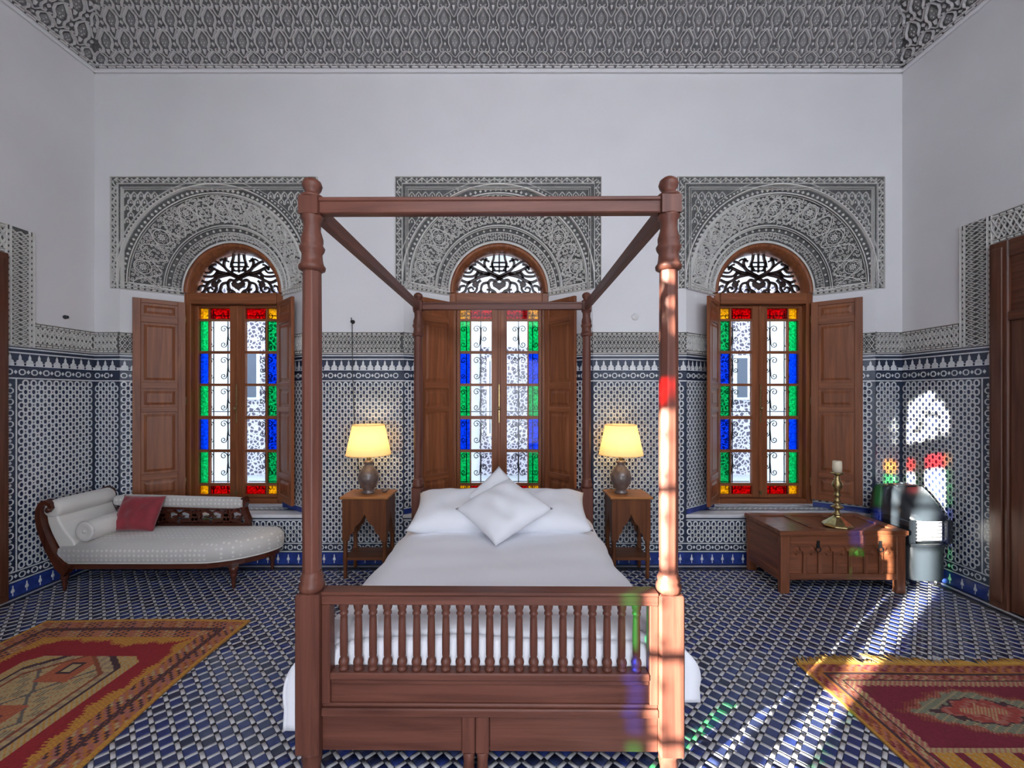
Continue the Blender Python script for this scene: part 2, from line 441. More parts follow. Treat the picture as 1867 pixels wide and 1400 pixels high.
def zellige(panel, z0, z1, u0, u1):
    """positions of the ring tiles on a panel"""
    out = []
    nrow = int((z1 - z0 - .02) / PV); zs = z0 + ((z1 - z0) - (nrow - 1) * PV) / 2
    for r in range(nrow):
        u = u0 + .030 + (PU / 2 if r % 2 else 0)
        while u < u1 - .026:
            out.append(Vector(panel.f(u, zs + r * PV, 0))); u += PU
    return out

def strip(b, panel, u0, u1, z0, z1, h, mi):
    b.add([panel.f(u0, z0, .0005), panel.f(u1, z0, .0005), panel.f(u1, z1, .0005), panel.f(u0, z1, .0005),
           panel.f(u0, z0, h), panel.f(u1, z0, h), panel.f(u1, z1, h), panel.f(u0, z1, h)],
          [(4, 5, 6, 7), (0, 1, 5, 4), (2, 3, 7, 6), (1, 2, 6, 5), (3, 0, 4, 7)], mi)

def chain(b, panel, pts_uv, step_dir):
    for k, (u, z) in enumerate(pts_uv):
        if k % 2 == 0:
            b.ribbon([(u + p[0], z + p[1]) for p in octo(.0205, .0205)], .0105, .0045, panel.f, 1, closed=True, taper=.85)
        else:
            b.plate([(u + .014, z), (u, z + .018), (u - .014, z), (u, z - .018)], .0045, panel.f, 1, h0=.002)

def dado(b, panel, under_ledge=False, splay=False, u_main=None):
    """everything but the ring tiles: ground, plinth, lines, chains, battlement row"""
    L = panel.L
    top = 0.452 if under_ledge else 2.035
    bot = ZLEDGE if splay else 0.0
    strip(b, panel, 0, L, bot, top, .0022, 0)
    if splay:
        strip(b, panel, 0, L, ZLEDGE, ZLEDGE + .055, .006, 3); strip(b, panel, 0, L, ZLEDGE + .055, ZLEDGE + .063, .007, 1)
    else:
        strip(b, panel, 0, L, 0, .117, .008, 3)
        u = .05
        while u < L - .02:
            b.plate([(u - .012, .045), (u + .012, .045), (u + .0135, .06), (u + .005, .078), (u + .004, .1), (u - .004, .1), (u - .005, .078), (u - .0135, .06)], .010, panel.f, 1, h0=.008)
            b.plate([(u - .004, .018), (u + .004, .018), (u + .003, .045), (u - .003, .045)], .009, panel.f, 1, h0=.008)
            u += .099
        strip(b, panel, 0, L, .122, .132, .0045, 1); strip(b, panel, 0, L, .201, .211, .0045, 1)
        n = int((L - .02) / .045); chain(b, panel, [(.03 + k * .045, .167) for k in range(n)], 0)
    if under_ledge:
        strip(b, panel, 0, L, .425, .437, .0045, 1)
        return
    n = int((L - .02) / .045); chain(b, panel, [(.03 + k * .045, 1.828) for k in range(n)], 0)
    for z in (1.776, 1.985, 2.020): strip(b, panel, 0, L, z - .005, z + .006, .0045, 1)
    strip(b, panel, 0, L, 1.868, 1.874, .004, 2)
    strip(b, panel, 0, L, 1.877, 1.905, .0042, 1)
    u = .035
    while u < L - .02:
        b.plate([(u + x, 1.905 + z) for x, z in [(-.027, 0), (.027, 0), (.024, .016), (.010, .024), (.010, .046), (0, .072), (-.010, .046), (-.010, .024), (-.024, .016)]], .0045, panel.f, 1, h0=.002, inset=.93)
        b.plate([(u + .035 + x, 1.905 + z) for x, z in [(-.006, -.024), (.006, -.024), (.009, -.004), (-.009, -.004)]], .005, panel.f, 2, h0=.004)
        u += .070

def stucco_band(b, f, L, H, p=0.074, w=.0092, h=.018, ends=True):
    """carved interlace band in (u,v), v from 0 to H"""
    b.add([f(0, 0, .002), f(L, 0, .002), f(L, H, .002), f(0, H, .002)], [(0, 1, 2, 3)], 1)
    for v, ww in ((.005, .010), (.036, .007), (H - .036, .007), (H - .005, .010)):
        b.ribbon([(0, v), (L, v)], ww, h, f, 0)
    u = .02
    while u < L - .01:
        for v in (.0215, H - .0215):
            b.plate([(u - .017, v - .007), (u + .017, v - .007), (u + .017, v + .007), (u - .017, v + .007)], h * .8, f, 0, inset=.75)
        u += .047
    va, vb = .042, H - .042
    nrow = max(1, round((vb - va) / (p * .95))); dv = (vb - va) / nrow
    n = int(L / (p / 2))
    for r in range(nrow):
        for ph in (0, 1):
            pts = []
            for k in range(n + 1):
                up = (k + ph) % 2
                pts.append((k * p / 2, va + r * dv + (dv if up else 0)))
            b.ribbon(pts, w, h * (1 if ph else .85), f, 0, taper=.7)
        for k in range(n):
            u = k * p / 2 + p / 4
        for k in range(0, n):
            cu = k * p / 2; cv = va + r * dv + dv * .5
            b.plate([(cu - .008, cv), (cu, cv - .012), (cu + .008, cv), (cu, cv + .012)], h * .75, f, 0, inset=.6)

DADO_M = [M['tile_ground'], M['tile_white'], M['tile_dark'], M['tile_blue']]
BAND_M = [M['stucco'], M['stucco_recess_shade']]

def dress(wall, panels, band_panels):
    """panels: (panel, under_ledge, splay, (u0,u1)) -> ground part, 300 single tiles, the rest joined"""
    b = MB(); spots = []
    for pn, ul, sp, rng in panels:
        dado(b, pn, ul, sp)
        u0, u1 = rng if rng else (0, pn.L)
        z0, z1 = (.211, .425) if ul else ((ZLEDGE + .063 if sp else .211), 1.771)
        spots += [(p, pn) for p in zellige(pn, z0, z1, u0, u1)]
    b.build('tile_border', DADO_M, wall, kind='stuff', fixn=False)
    def score(sp_):
        x, y = to_px(sp_[0]); hid = not (5 < x < 1812) or (548 < x < 588) or (740 < x < 1082) or (1200 < x < 1245) or (250 < x < 545) or (1290 < x < 1565) or (620 < x < 720 and y > 770) or (1095 < x < 1195 and y > 770) or (x < 250 and y > 890) or (x > 1600 and y > 880)
        return (hid, sp_[0].y)
    spots.sort(key=score)
    for p, pn in spots[:300]:
        o = link('tile', ring_me, wall)
        o.matrix_local = Matrix.Translation(p) @ Matrix(((pn.U.x, pn.N.x, 0, 0), (pn.U.y, pn.N.y, 0, 0), (0, 0, 1, 0), (0, 0, 0, 1)))
    rest = spots[300:]
    if rest:
        me = np_mesh('tile_field', [(ring_v, ring_f, ring_m, [pn.R for p, pn in rest], [tuple(p) for p, pn in rest])], [M['tile_white'], M['tile_dark']])
        link('tile_field', me, wall, kind='stuff')
    b = MB()
    for pn in band_panels:
        stucco_band(b, (lambda q: (lambda u, v, h: q.f(u, v + 2.040, h)))(pn), pn.L, .212)
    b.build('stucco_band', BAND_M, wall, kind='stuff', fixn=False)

panels = []; bands = []
edges = [XL] + [e for cx in NICHE for e in (cx - RF, cx + RF)] + [XR]
for k in range(0, len(edges), 2):
    pn = Panel((edges[k], YB), (edges[k + 1], YB)); panels.append((pn, False, False, None)); bands.append(pn)
for cx in NICHE:
    panels.append((Panel((cx - RF, YB), (cx + RF, YB)), True, False, None))
    for a, b_ in (((cx - RF, YB), (cx - RB, YN)), ((cx + RB, YN), (cx + RF, YB))):
        pn = Panel(a, b_); panels.append((pn, False, True, None)); bands.append(pn)
dress(wall_back, panels, bands)

# side walls: dado between the corner and the door surround, with a border running up beside the door
YDL, YDR = 3.335, 3.292
pl = Panel((XL, YDL), (XL, YB)); pr = Panel((XR, YB), (XR, YDR))
dress(wall_left, [(pl, False, False, (.085, pl.L))], [Panel((XL, YDL + .21), (XL, YB))])
dress(wall_right, [(pr, False, False, (0, pr.L - .085))], [Panel((XR, YB), (XR, YDR + .24))])
for wall, pn, uc, ul in ((wall_left, pl, .036, .078), (wall_right, pr, pr.L - .036, pr.L - .078)):
    b = MB(); strip(b, pn, ul - .005, ul + .005, .211, 1.771, .0045, 1)
    strip(b, pn, min(ul, 2 * uc - ul), max(ul, 2 * uc - ul), .211, 1.771, .0024, 0)
    n = int(1.5 / .045); chain(b, pn, [(uc, .235 + k * .045) for k in range(n + 1)], 1)
    b.build('tile_border', DADO_M, wall, kind='stuff', fixn=False)
# carved stucco surround of the side doors
for wall, X, yd, sgn, wd in ((wall_left, XL, YDL, 1, .205), (wall_right, XR, YDR, -1, .24)):
    b = MB()
    z0, z1 = 2.04, (3.005 if sgn > 0 else 3.055)
    def fv(u, v, h, X=X, yd=yd, sgn=sgn): return (X + sgn * h, yd + v, z0 + u)
    stucco_band(b, fv, z1 - z0, wd, p=.078, w=.0095)
    def fh(u, v, h, X=X, yd=yd, sgn=sgn): return (X + sgn * h, yd - u, z1 - .24 + v)
    stucco_band(b, fh, 1.7, .24, p=.078, w=.0095)
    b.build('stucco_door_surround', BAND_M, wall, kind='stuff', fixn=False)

# marble ledges of the niches
for cx in NICHE:
    b = MB()
    b.prism([(cx - RF - .01, YB - .02), (cx + RF + .01, YB - .02), (cx + RF, YB), (cx + RB, YN + .06), (cx - RB, YN + .06), (cx - RF, YB)], ZLEDGE - .03, ZLEDGE + .004, axis='z')
    b.build('marble_ledge', M['marble'], wall_back, bevel=.006)
    b = MB(); b.add([(cx - RF + .06, YB + .13, ZLEDGE + .005), (cx + RF - .06, YB + .13, ZLEDGE + .005), (cx + RB - .01, YN - .01, ZLEDGE + .005), (cx - RB + .01, YN - .01, ZLEDGE + .005)], [(0, 1, 2, 3)], 0)
    fl = lambda u, v, h, cx=cx: (cx + u, YB + v, ZLEDGE + .005 + h)
    for k in range(-11, 12):
        b.ribbon([(k * .052 + p[0] * 1.0, .20 + p[1] * 1.5) for p in octo(.021, .021)], .012, .002, fl, 1, closed=True)
    b.build('ledge_tile_border', DADO_M, wall_back, kind='stuff', fixn=False)

# ------------------------------------------------------------------ carved stucco arch panels over the niches
def spiral(cx, cy, r, a0, turns=1.35, n=10, sgn=1, tail=True):
    pts = []
    if tail: pts.append((cx + 1.9 * r * math.cos(a0 - sgn * .9), cy + 1.9 * r * math.sin(a0 - sgn * .9)))
    for k in range(n):
        t = k / (n - 1); a = a0 + sgn * turns * 2 * PI * t; rr = r * (1 - .78 * t)
        pts.append((cx + rr * math.cos(a), cy + rr * math.sin(a)))
    return pts

def arch_panel_mesh():
    R = random.Random(3)
    b = MB()
    Wd, z0, z1 = 1.0, 2.672, 3.752
    ff = lambda u, v, h: (u, YB - h, v)
    # spandrel ground
    n = 28
    A = [(-Wd, 0)] + [(-RF * math.cos(PI * k / n), ZF + RF * math.sin(PI * k / n)) for k in range(n + 1)]
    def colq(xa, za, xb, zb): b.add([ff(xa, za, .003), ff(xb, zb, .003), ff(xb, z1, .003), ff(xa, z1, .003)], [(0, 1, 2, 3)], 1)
    colq(-Wd, z0, -RF, z0); colq(RF, z0, Wd, z0)
    for k in range(n):
        a, c = PI * k / n, PI * (k + 1) / n
        colq(-RF * math.cos(a), ZF + RF * math.sin(a), -RF * math.cos(c), ZF + RF * math.sin(c))
    H = .020
    def rect(off, w, h=H):
        b.ribbon([(-Wd + off, z0), (-Wd + off, z1 - off), (Wd - off, z1 - off), (Wd - off, z0)], w, h, ff, 0)
    rect(.006, .012); rect(.072, .012); rect(.110, .008); rect(.128, .006)
    # leafy outer border
    def border_run(p0, p1):
        L = math.dist(p0, p1); d = ((p1[0] - p0[0]) / L, (p1[1] - p0[1]) / L); m = int(L / .05)
        fr = lambda u, v, h: ff(p0[0] + d[0] * u - d[1] * v, p0[1] + d[1] * u + d[0] * v, h)
        b.ribbon([(k * .0125, .014 * math.sin(k * PI / 4)) for k in range(int(L / .0125) + 1)], .009, H * .8, fr, 0)
        for k in range(m):
            u = .025 + k * .05; s = 1 if k % 2 == 0 else -1
            b.ribbon(spiral(u, -s * .008, .011, s * 1.5, n=7, sgn=s, tail=False), .006, H * .9, fr, 0)
            b.plate([(u - .012, s * .022), (u, s * .016), (u + .012, s * .022), (u, s * .027)], H * .7, fr, 0)
    border_run((-Wd + .039, z0), (-Wd + .039, z1 - .039)); border_run((-Wd + .039, z1 - .039), (Wd - .039, z1 - .039)); border_run((Wd - .039, z1 - .039), (Wd - .039, z0))
    # spandrel rows of small lobed arches
    zz = z1 - .185; row = 0
    while zz > 2.95:
        u = -Wd + .165 + (.033 if row % 2 else 0)
        while u < Wd - .15:
            if math.hypot(u, zz - ZF) > RF + .075:
                b.ribbon([(u - .026, zz - .022), (u - .024, zz + .006), (u, zz + .032), (u + .024, zz + .006), (u + .026, zz - .022)], .009, H * .8, ff, 0)
                b.plate([(u - .008, zz - .014), (u + .008, zz - .014), (u, zz + .010)], H * .6, ff, 0)
                b.plate([(u + .025, zz - .03), (u + .041, zz - .03), (u + .041, zz - .02), (u + .025, zz - .02)], H * .6, ff, 0)
            u += .066
        zz -= .062; row += 1
    # arch mouldings on the wall face
    def arc(Rr, w, h=H + .006, g=ff):
        b.ribbon([(-Rr * math.cos(PI * k / 40), ZF + Rr * math.sin(PI * k / 40)) for k in range(41)], w, h, g, 0)
    arc(RF + .010, .014, .030); arc(RF + .060, .005, .016)
    for k in range(75):
        a = PI * (k + .5) / 75; q = RF + .037
        if abs(q * math.cos(a)) < Wd - .13 and ZF + q * math.sin(a) < z1 - .13:
            c = (-q * math.cos(a), ZF + q * math.sin(a)); b.plate([(c[0] - .011, c[1]), (c[0], c[1] - .011), (c[0] + .011, c[1]), (c[0], c[1] + .011)], H * .7, ff, 0)
    # conical splay
    S = math.hypot(RF - RB, YN - YB); nR, nY = -(YN - YB) / S, -(RF - RB) / S; RM = .715
    def fc(u, v, h):
        a = u / RM; t = v / S; r = lerp(RF, RB, t) + h * nR
        return (-r * math.cos(a), lerp(YB, YN, t) + h * nY, lerp(ZF, ZB, t) + r * math.sin(a))
    LU = PI * RM
    def ring(v, w, h=H): b.ribbon([(LU * k / 44, v) for k in range(45)], w, h, fc, 0)
    ring(.052, .012, .024); ring(.068, .006); ring(.330, .010, .022); ring(.346, .006); ring(.395, .006); ring(S - .012, .022, .02)
    for k in range(56):
        u = LU * (k + .5) / 56
        b.plate([(u - .012, .027), (u, .013), (u + .012, .027), (u, .041)], H * .8, fc, 0)
        if k % 2: b.plate([(u - .014, .370), (u, .357), (u + .014, .370), (u, .383)], H * .7, fc, 0)
    for v_end in (.0, LU):   # feet of the band
        b.ribbon([(v_end, .07), (v_end, S)], .016, H, fc, 0)
    # seven rosettes with an interlaced garland
    cs = [(LU * (k + .5) / 7, .155 + (.03 if k % 2 else 0)) for k in range(7)]
    for (u, v) in cs:
        su = RM / lerp(RF, RB, v / S)
        P = lambda r, a: (u + r * math.cos(a) * su, v + r * math.sin(a))
        b.ribbon([P(.068, 2 * PI * k / 20) for k in range(20)], .009, H, fc, 0, closed=True)
        b.ribbon([P(.046 + .008 * math.cos(k * PI), 2 * PI * k / 16) for k in range(16)], .006, H * .8, fc, 0, closed=True)
        for k in range(8):
            a = 2 * PI * k / 8
            b.plate([P(.012, a - .5), P(.026, a - .28), P(.038, a), P(.026, a + .28), P(.012, a + .5)], H * .7, fc, 0)
        b.plate([P(.009, 2 * PI * k / 6) for k in range(6)], H, fc, 0)
    b.ribbon([(LU * k / 112, .20 + .105 * math.cos(2 * PI * 7 * k / 112)) for k in range(113)], .009, H, fc, 0)
    b.ribbon([(LU * k / 112, .20 - .105 * math.cos(2 * PI * 7 * k / 112)) for k in range(113)], .009, H * .9, fc, 0)
    # scrolls filling the field
    v = .092
    while v < .325:
        u = .03 + R.random() * .02
        while u < LU - .02:
            if all(math.hypot((u - c[0]), v - c[1]) > .066 for c in cs):
                b.ribbon(spiral(u + R.uniform(-.006, .006), v + R.uniform(-.006, .006), R.uniform(.012, .018), R.uniform(0, 6.28), turns=1.2, n=8, sgn=R.choice((-1, 1))), .0072, H * R.uniform(.7, .95), fc, 0)
            u += .036
        v += .0335
    v = .412
    while v < S - .03:
        u = .02 + R.random() * .02
        while u < LU - .02:
            b.ribbon(spiral(u, v, R.uniform(.011, .014), R.uniform(0, 6.28), turns=1.1, n=7, sgn=R.choice((-1, 1))), .0075, H * .8, fc, 0)
            u += .034
        v += .030
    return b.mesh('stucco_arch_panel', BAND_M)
apm = arch_panel_mesh()
for cx in NICHE:
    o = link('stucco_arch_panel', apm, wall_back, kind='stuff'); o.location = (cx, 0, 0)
# straight strip of carving between the arch springing and the niche walls
b = MB()
for cx in NICHE:
    for a, b_ in (((cx - RF, YB), (cx - RB, YN)), ((cx + RB, YN), (cx + RF, YB))):
        pn = Panel(a, b_); g = (lambda q: (lambda u, v, h: q.f(u, v + 2.665, h)))(pn)
        stucco_band(b, g, pn.L, .075, p=.05, w=.008)
    for a, b_ in (((cx - 1.0, YB), (cx - RF, YB)), ((cx + RF, YB), (cx + 1.0, YB))):
        pass
b.build('stucco_springing_strip', BAND_M, wall_back, kind='stuff', fixn=False)

# ------------------------------------------------------------------ carved frieze under the ceiling (three leaning faces)
def leaf_mesh():
    b = MB(); f = lambda u, v, h: (u, h, v)
    H = .022
    for s in (-1, 1):
        b.ribbon([(0, .098), (s * .028, .066), (s * .056, .028), (s * .060, -.014), (s * .040, -.050), (s * .040, -.074), (s * .056, -.090), (s * .074, -.082), (s * .074, -.064), (s * .060, -.062)], .0125, H, f, 0, w_end=.009)
        b.ribbon([(s * .092, .016), (s * .074, .040), (s * .060, .066), (s * .050, .086)], .009, H * .8, f, 0)
    b.plate([(0, .072), (-.024, .036), (-.036, .002), (-.026, -.036), (0, -.054), (.026, -.036), (.036, .002), (.024, .036)], .010, f, 1, inset=.85)
    for (x, z) in ((0, .026), (-.013, -.012), (.013, -.012), (0, -.034)):
        b.plate([(x - .006, z), (x, z - .008), (x + .006, z), (x, z + .008)], .015, f, 0, h0=.010)
    b.plate([(-.015, -.060), (.015, -.060), (.004, -.102), (-.004, -.102)], H * .8, f, 0)
    b.plate([(.092 - .013, -.022), (.092, -.040), (.092 + .013, -.022), (.092, -.004)], H * .8, f, 0)
    return b.mesh('leaf_motif', [M['ceil_stucco'], M['ceil_mid']])
leaf_me = leaf_mesh()
HS = math.hypot(LEAN, ZC - ZW)
def frieze(name, p0, p1, label, u_vis):
    """p0->p1 along the wall; leaning face, leaf motifs as parts"""
    U = Vector((p1[0] - p0[0], p1[1] - p0[1], 0)); L = U.length; U.normalize(); Nw = Vector((U.y, -U.x, 0))
    V = (Nw * LEAN + Vector((0, 0, ZC - ZW))).normalized(); N = U.cross(V).normalized()
    if N.dot(Nw) < 0: N = -N
    O = Vector((p0[0], p0[1], ZW))
    f = lambda u, v, h: tuple(O + U * u + V * v + N * h)
    b = MB()
    b.add([f(0, 0, 0), f(L, 0, 0), f(L - LEAN, HS, 0), f(LEAN, HS, 0)], [(0, 1, 2, 3)], 1)
    b.ribbon([(0, .006), (L, .006)], .012, .02, f, 0); b.ribbon([(0, .042), (L, .042)], .010, .02, f, 0)
    u = u_vis[0]
    while u < u_vis[1]:
        b.plate([(u - .034, .016), (u + .034, .016), (u + .034, .032), (u - .034, .032)], .014, f, 0, inset=.8); u += .086
    o = b.build(name, [M['ceil_stucco'], M['ceil_recess_shade']], fixn=False)
    tag(o, label, 'frieze', kind='structure')
    Mx = Matrix(((U.x, N.x, V.x, 0), (U.y, N.y, V.y, 0), (U.z, N.z, V.z, 0), (0, 0, 0, 1)))
    for r in range(4):
        v = .058 + r * .172
        uu = u_vis[0] + (.092 if r % 2 else 0)
        while uu < u_vis[1]:
            lim = LEAN * v / HS
            if lim - .035 < uu < L - lim + .035 and v > .05:
                o2 = link('leaf_motif', leaf_me, o)
                o2.matrix_local = Matrix.Translation(O + U * uu + V * (v + (0.0 if r else .03)) + N * 0) @ Mx @ Matrix.Diagonal((1, 1, .62 if r == 0 else 1, 1))
            uu += .184
frieze('trim_1', (XL, YB), (XR, YB), 'carved leaf frieze leaning out above the three windows', (0.09, XR - XL))
frieze('trim_2', (XL, YF), (XL, YB), 'carved leaf frieze leaning out above the chaise side wall', (YB - YF - 1.75, YB - YF))
frieze('trim_3', (XR, YB), (XR, YF), 'carved leaf frieze leaning out above the heater side wall', (0.09, 1.75))
# thin white moulding between wall and frieze
b = MB()
b.box(XL, XR, YB - .035, YB, ZW - .035, ZW); b.box(XL, XL + .035, YF, YB, ZW - .035, ZW); b.box(XR - .035, XR, YF, YB, ZW - .035, ZW)
tag(b.build('trim_4', M['plaster'], bevel=.01), 'narrow white plaster moulding along the top of the walls', 'moulding', kind='structure')

# ------------------------------------------------------------------ floor of diagonal square tiles
b = MB(); b.add([(XL, YF, -.004), (XR, YF, -.004), (XR, YB, -.004), (XL, YB, -.004)], [(0, 1, 2, 3)])
floor = b.build('floor', M['grout'], fixn=False)
tag(floor, 'blue and white diagonal mosaic tile floor', 'floor', kind='structure')
PT = .072; A_B = .0495; W_S = .0185; C45 = math.cos(PI / 4)
def slab(w, l, h=.003, bev=.0015):
    v = [(sx * w / 2, sy * l / 2, -.003) for sx, sy in ((-1, -1), (1, -1), (1, 1), (-1, 1))] + [(sx * (w / 2 - bev), sy * (l / 2 - bev), h - .003) for sx, sy in ((-1, -1), (1, -1), (1, 1), (-1, 1))]
    return v, [(4, 5, 6, 7), (0, 1, 5, 4), (1, 2, 6, 5), (2, 3, 7, 6), (3, 0, 4, 7)]
R45 = np.array([[C45, -C45, 0], [C45, C45, 0], [0, 0, 1]]); R135 = np.array([[-C45, -C45, 0], [C45, -C45, 0], [0, 0, 1]])
blue = []; s1 = []; s2 = []; nodes = []
border = .10
for i in range(-90, 140):
    for j in range(-90, 140):
        a, c = (i + .5) * PT, (j + .5) * PT
        for lst, (aa, cc), mrg in ((blue, (a, c), .03), (s1, (a + PT / 2, c), .02), (s2, (a, c + PT / 2), .02), (nodes, (a + PT / 2, c + PT / 2), .01)):
            x = C45 * (aa - cc); y = C45 * (aa + cc)
            if XL + border + mrg < x < XR - border - mrg and YF + mrg < y < YB - border - mrg: lst.append((x, y, .003))
bv, bf = slab(A_B, A_B); sv, sf = slab(W_S, A_B); nv, nf = slab(.0165, .0165)
RUG1 = (-3.35, -1.885, 0.70, 3.04); RUG2 = (1.745, 3.15, 0.50, 2.545)
def open_floor(p):
    x, y, _ = p
    if y < .6: return False
    qx, qy = to_px((x, y, 0))
    if not (0 < qx < 1867 and qy < 1400): return False
    for r in (RUG1, RUG2):
        if r[0] < x < r[1] and r[2] < y < r[3]: return False
    return not (-1.02 < x < .92 and y < 3.9)
rb = random.Random(11)
vis = sorted([p for p in blue if open_floor(p)], key=lambda p: p[1])[:300]; vset = set(vis)
b_me = []
for k in range(3):
    me = bpy.data.meshes.new('floor_tile'); me.from_pydata(bv, [], bf); me.materials.append(M['floor_blue%d' % k]); b_me.append(me)
for p in vis:
    o = link('tile', b_me[rb.choice((0, 0, 1, 2))], floor); o.location = p; o.rotation_euler = (0, 0, PI / 4)
rest = [p for p in blue if p not in vset]; rb.shuffle(rest)
n3 = len(rest); cut = [0, n3 // 2, n3 * 3 // 4, n3]
tpl = [(bv, bf, [k] * 5, [R45] * (cut[k + 1] - cut[k]), rest[cut[k]:cut[k + 1]]) for k in range(3)]
tpl += [(sv, sf, [3] * 5, [R45] * len(s1), s1), (sv, sf, [3] * 5, [R135] * len(s2), s2), (nv, nf, [4] * 5, [R45] * len(nodes), nodes)]
# plain border strips by the walls
rows = []
me = np_mesh('floor_mosaic', tpl, [M['floor_blue0'], M['floor_blue1'], M['floor_blue2'], M['floor_white'], M['floor_black']])
link('floor_mosaic', me, floor, kind='stuff')
b = MB()
for (xa, xb, ya, yb, mi) in ((XL, XR, YB - .03, YB, 0), (XL, XR, YB - .065, YB - .034, 1), (XL, XR, YB - .10, YB - .068, 0),
                             (XL, XL + .03, YF, YB - .10, 0), (XL + .034, XL + .065, YF, YB - .10, 1), (XL + .068, XL + .10, YF, YB - .10, 0),
                             (XR - .03, XR, YF, YB - .10, 0), (XR - .065, XR - .034, YF, YB - .10, 1), (XR - .10, XR - .068, YF, YB - .10, 0)):
    b.box(xa, xb, ya, yb, -.003, .003, mi)
b.build('tile_border', [M['floor_black'], M['floor_white']], floor, kind='stuff')

# ================================================================== WINDOWS
# local frame: x across, y depth (0 = glass, negative = room side), z = height above floor
ROWS = [(2.549, 2.439), (2.416, 2.103), (2.074, 1.760), (1.733, 1.420), (1.385, 1.067), (1.038, 0.714), (0.685, 0.598)]
ZT, ZBOT, ZARC, RGL = 2.58, 0.565, 2.695, 0.437

def build_casement(side):
    """one leaf; side -1 or +1; returns an empty with stiles, rails, bars and panes"""
    root = empty('casement')
    s = side
    X = lambda a, b: (min(s * a, s * b), max(s * a, s * b))
    y0, y1 = -.030, .015
    for a, b_, n in ((.0008, .080, 'stile'), (.410, .446, 'stile')):
        m = MB(); m.box(*X(a, b_), y0, y1, ZBOT, ZT); m.build(n, M['shut_z'], root, bevel=.004)
    for za, zb in ((ROWS[0][0], ZT), (ZBOT, ROWS[-1][1])):
        m = MB(); m.box(*X(.080, .410), y0, y1, za, zb); m.build('rail', M['shut_x'], root, bevel=.004)
    m = MB(); m.box(*X(.296, .309), y0 + .006, y1 - .004, ROWS[-1][1], ROWS[0][0]); m.build('glazing_bar', M['shut_z'], root)
    for k in range(6):
        m = MB(); m.box(*X(.080, .410), y0 + .008, y1 - .006, ROWS[k + 1][0], ROWS[k][1]); m.build('glazing_bar', M['shut_x'], root)
    strip_c = ['g_yellow', 'g_green', 'g_blue', 'g_green', 'g_blue', 'g_green', 'g_yellow']
    for k, (zt, zb) in enumerate(ROWS):
        for a, b_, mt in ((.080, .296, 'g_red' if k in (0, 6) else 'g_clear'), (.309, .410, strip_c[k])):
            m = MB(); m.box(*X(a, b_), -.002, .002, zb, zt); m.build('pane', M[mt], root)
    return root

def fret_mesh():
    b = MB(); R = RGL
    f = lambda u, v, h: (u * R, -.012 + h, ZARC + v * R)
    def rib(pts, w, we=None):
        for s in (-1, 1):
            P = [(s * p[0], p[1]) for p in smooth(pts)]
            b.ribbon(P, w * 1.22, .018, f, 0, w_end=(we * 1.22 if we else None), taper=1.0)
    def smooth(pts, n=4):
        out = []
        for i in range(len(pts) - 1):
            p0, p1, p2, p3 = pts[max(i - 1, 0)], pts[i], pts[i + 1], pts[min(i + 2, len(pts) - 1)]
            for k in range(n):
                t = k / n
                out.append(tuple(.5 * (2 * p1[c] + (p2[c] - p0[c]) * t + (2 * p0[c] - 5 * p1[c] + 4 * p2[c] - p3[c]) * t * t + (3 * p1[c] - p0[c] - 3 * p2[c] + p3[c]) * t ** 3) for c in (0, 1)))
        return out + [pts[-1]]
    # rising leaves
    rib([(0.0, .44), (.16, .52), (.30, .62), (.36, .76), (.30, .90)], .060, .05)
    rib([(0.0, .40), (.24, .50), (.46, .56), (.66, .66), (.74, .66)], .065, .045)
    rib([(.22, .50), (.46, .44), (.64, .34), (.78, .30), (.92, .36)], .070, .05)
    rib([(.34, .66), (.50, .78), (.60, .80)], .045)
    rib([(.50, .58), (.60, .46), (.76, .44), (.88, .46)], .045)
    rib([(.62, .64), (.70, .54), (.84, .54)], .04)
    rib([(.10, .58), (.18, .72), (.14, .86), (.12, .99)], .045)
    # central heart and volutes
    rib([(.0, .40), (.10, .34), (.20, .36), (.26, .28), (.22, .14), (.12, .08), (.06, .0)], .060, .05)
    rib([(.26, .30), (.40, .26), (.44, .12), (.36, .02), (.26, .03), (.25, .11), (.31, .13)], .050, .035)
    rib([(.44, .36), (.54, .26), (.54, .14), (.62, .05), (.72, .06), (.74, .15), (.66, .18), (.62, .12)], .050, .035)
    rib([(.70, .32), (.78, .22), (.82, .10), (.90, .03)], .05)
    rib([(.82, .22), (.93, .20), (.97, .10)], .045)
    rib([(.44, .10), (.52, .02), (.58, .0)], .045)
    rib([(.55, .74), (.66, .70), (.72, .60)], .04)
    rib([(.24, .80), (.38, .86), (.46, .82)], .035)
    rib([(.40, .52), (.52, .50), (.58, .40)], .04)
    rib([(.12, .02), (.18, .05), (.20, .0)], .04)
    # oak leaf blobs
    for s in (-1, 1):
        b.plate([(s * x, z) for x, z in ((.50, .30), (.56, .34), (.62, .31), (.66, .24), (.62, .18), (.55, .17), (.49, .22))], .006, f, 0, h0=-.006, inset=1)
    b.plate([(-.17, .28), (-.10, .33), (0, .28), (.10, .33), (.17, .28), (.15, .20), (.06, .15), (0, .10), (-.06, .15), (-.15, .20)], .006, f, 0, h0=-.006, inset=1)
    # little square knot under the crown
    for pts in ([(-.24, .68), (.24, .68)], [(-.18, .58), (.18, .58)], [(-.14, .78), (.14, .78)]):
        b.ribbon(pts, .035, .018, f, 0, taper=1.0)
    for x in (-.16, 0, .16):
        b.ribbon([(x, .54), (x, .80 if x else 1.0)], .038, .018, f, 0, taper=1.0)
    return b.mesh('fretwork', M['fret'])
FRET = fret_mesh()

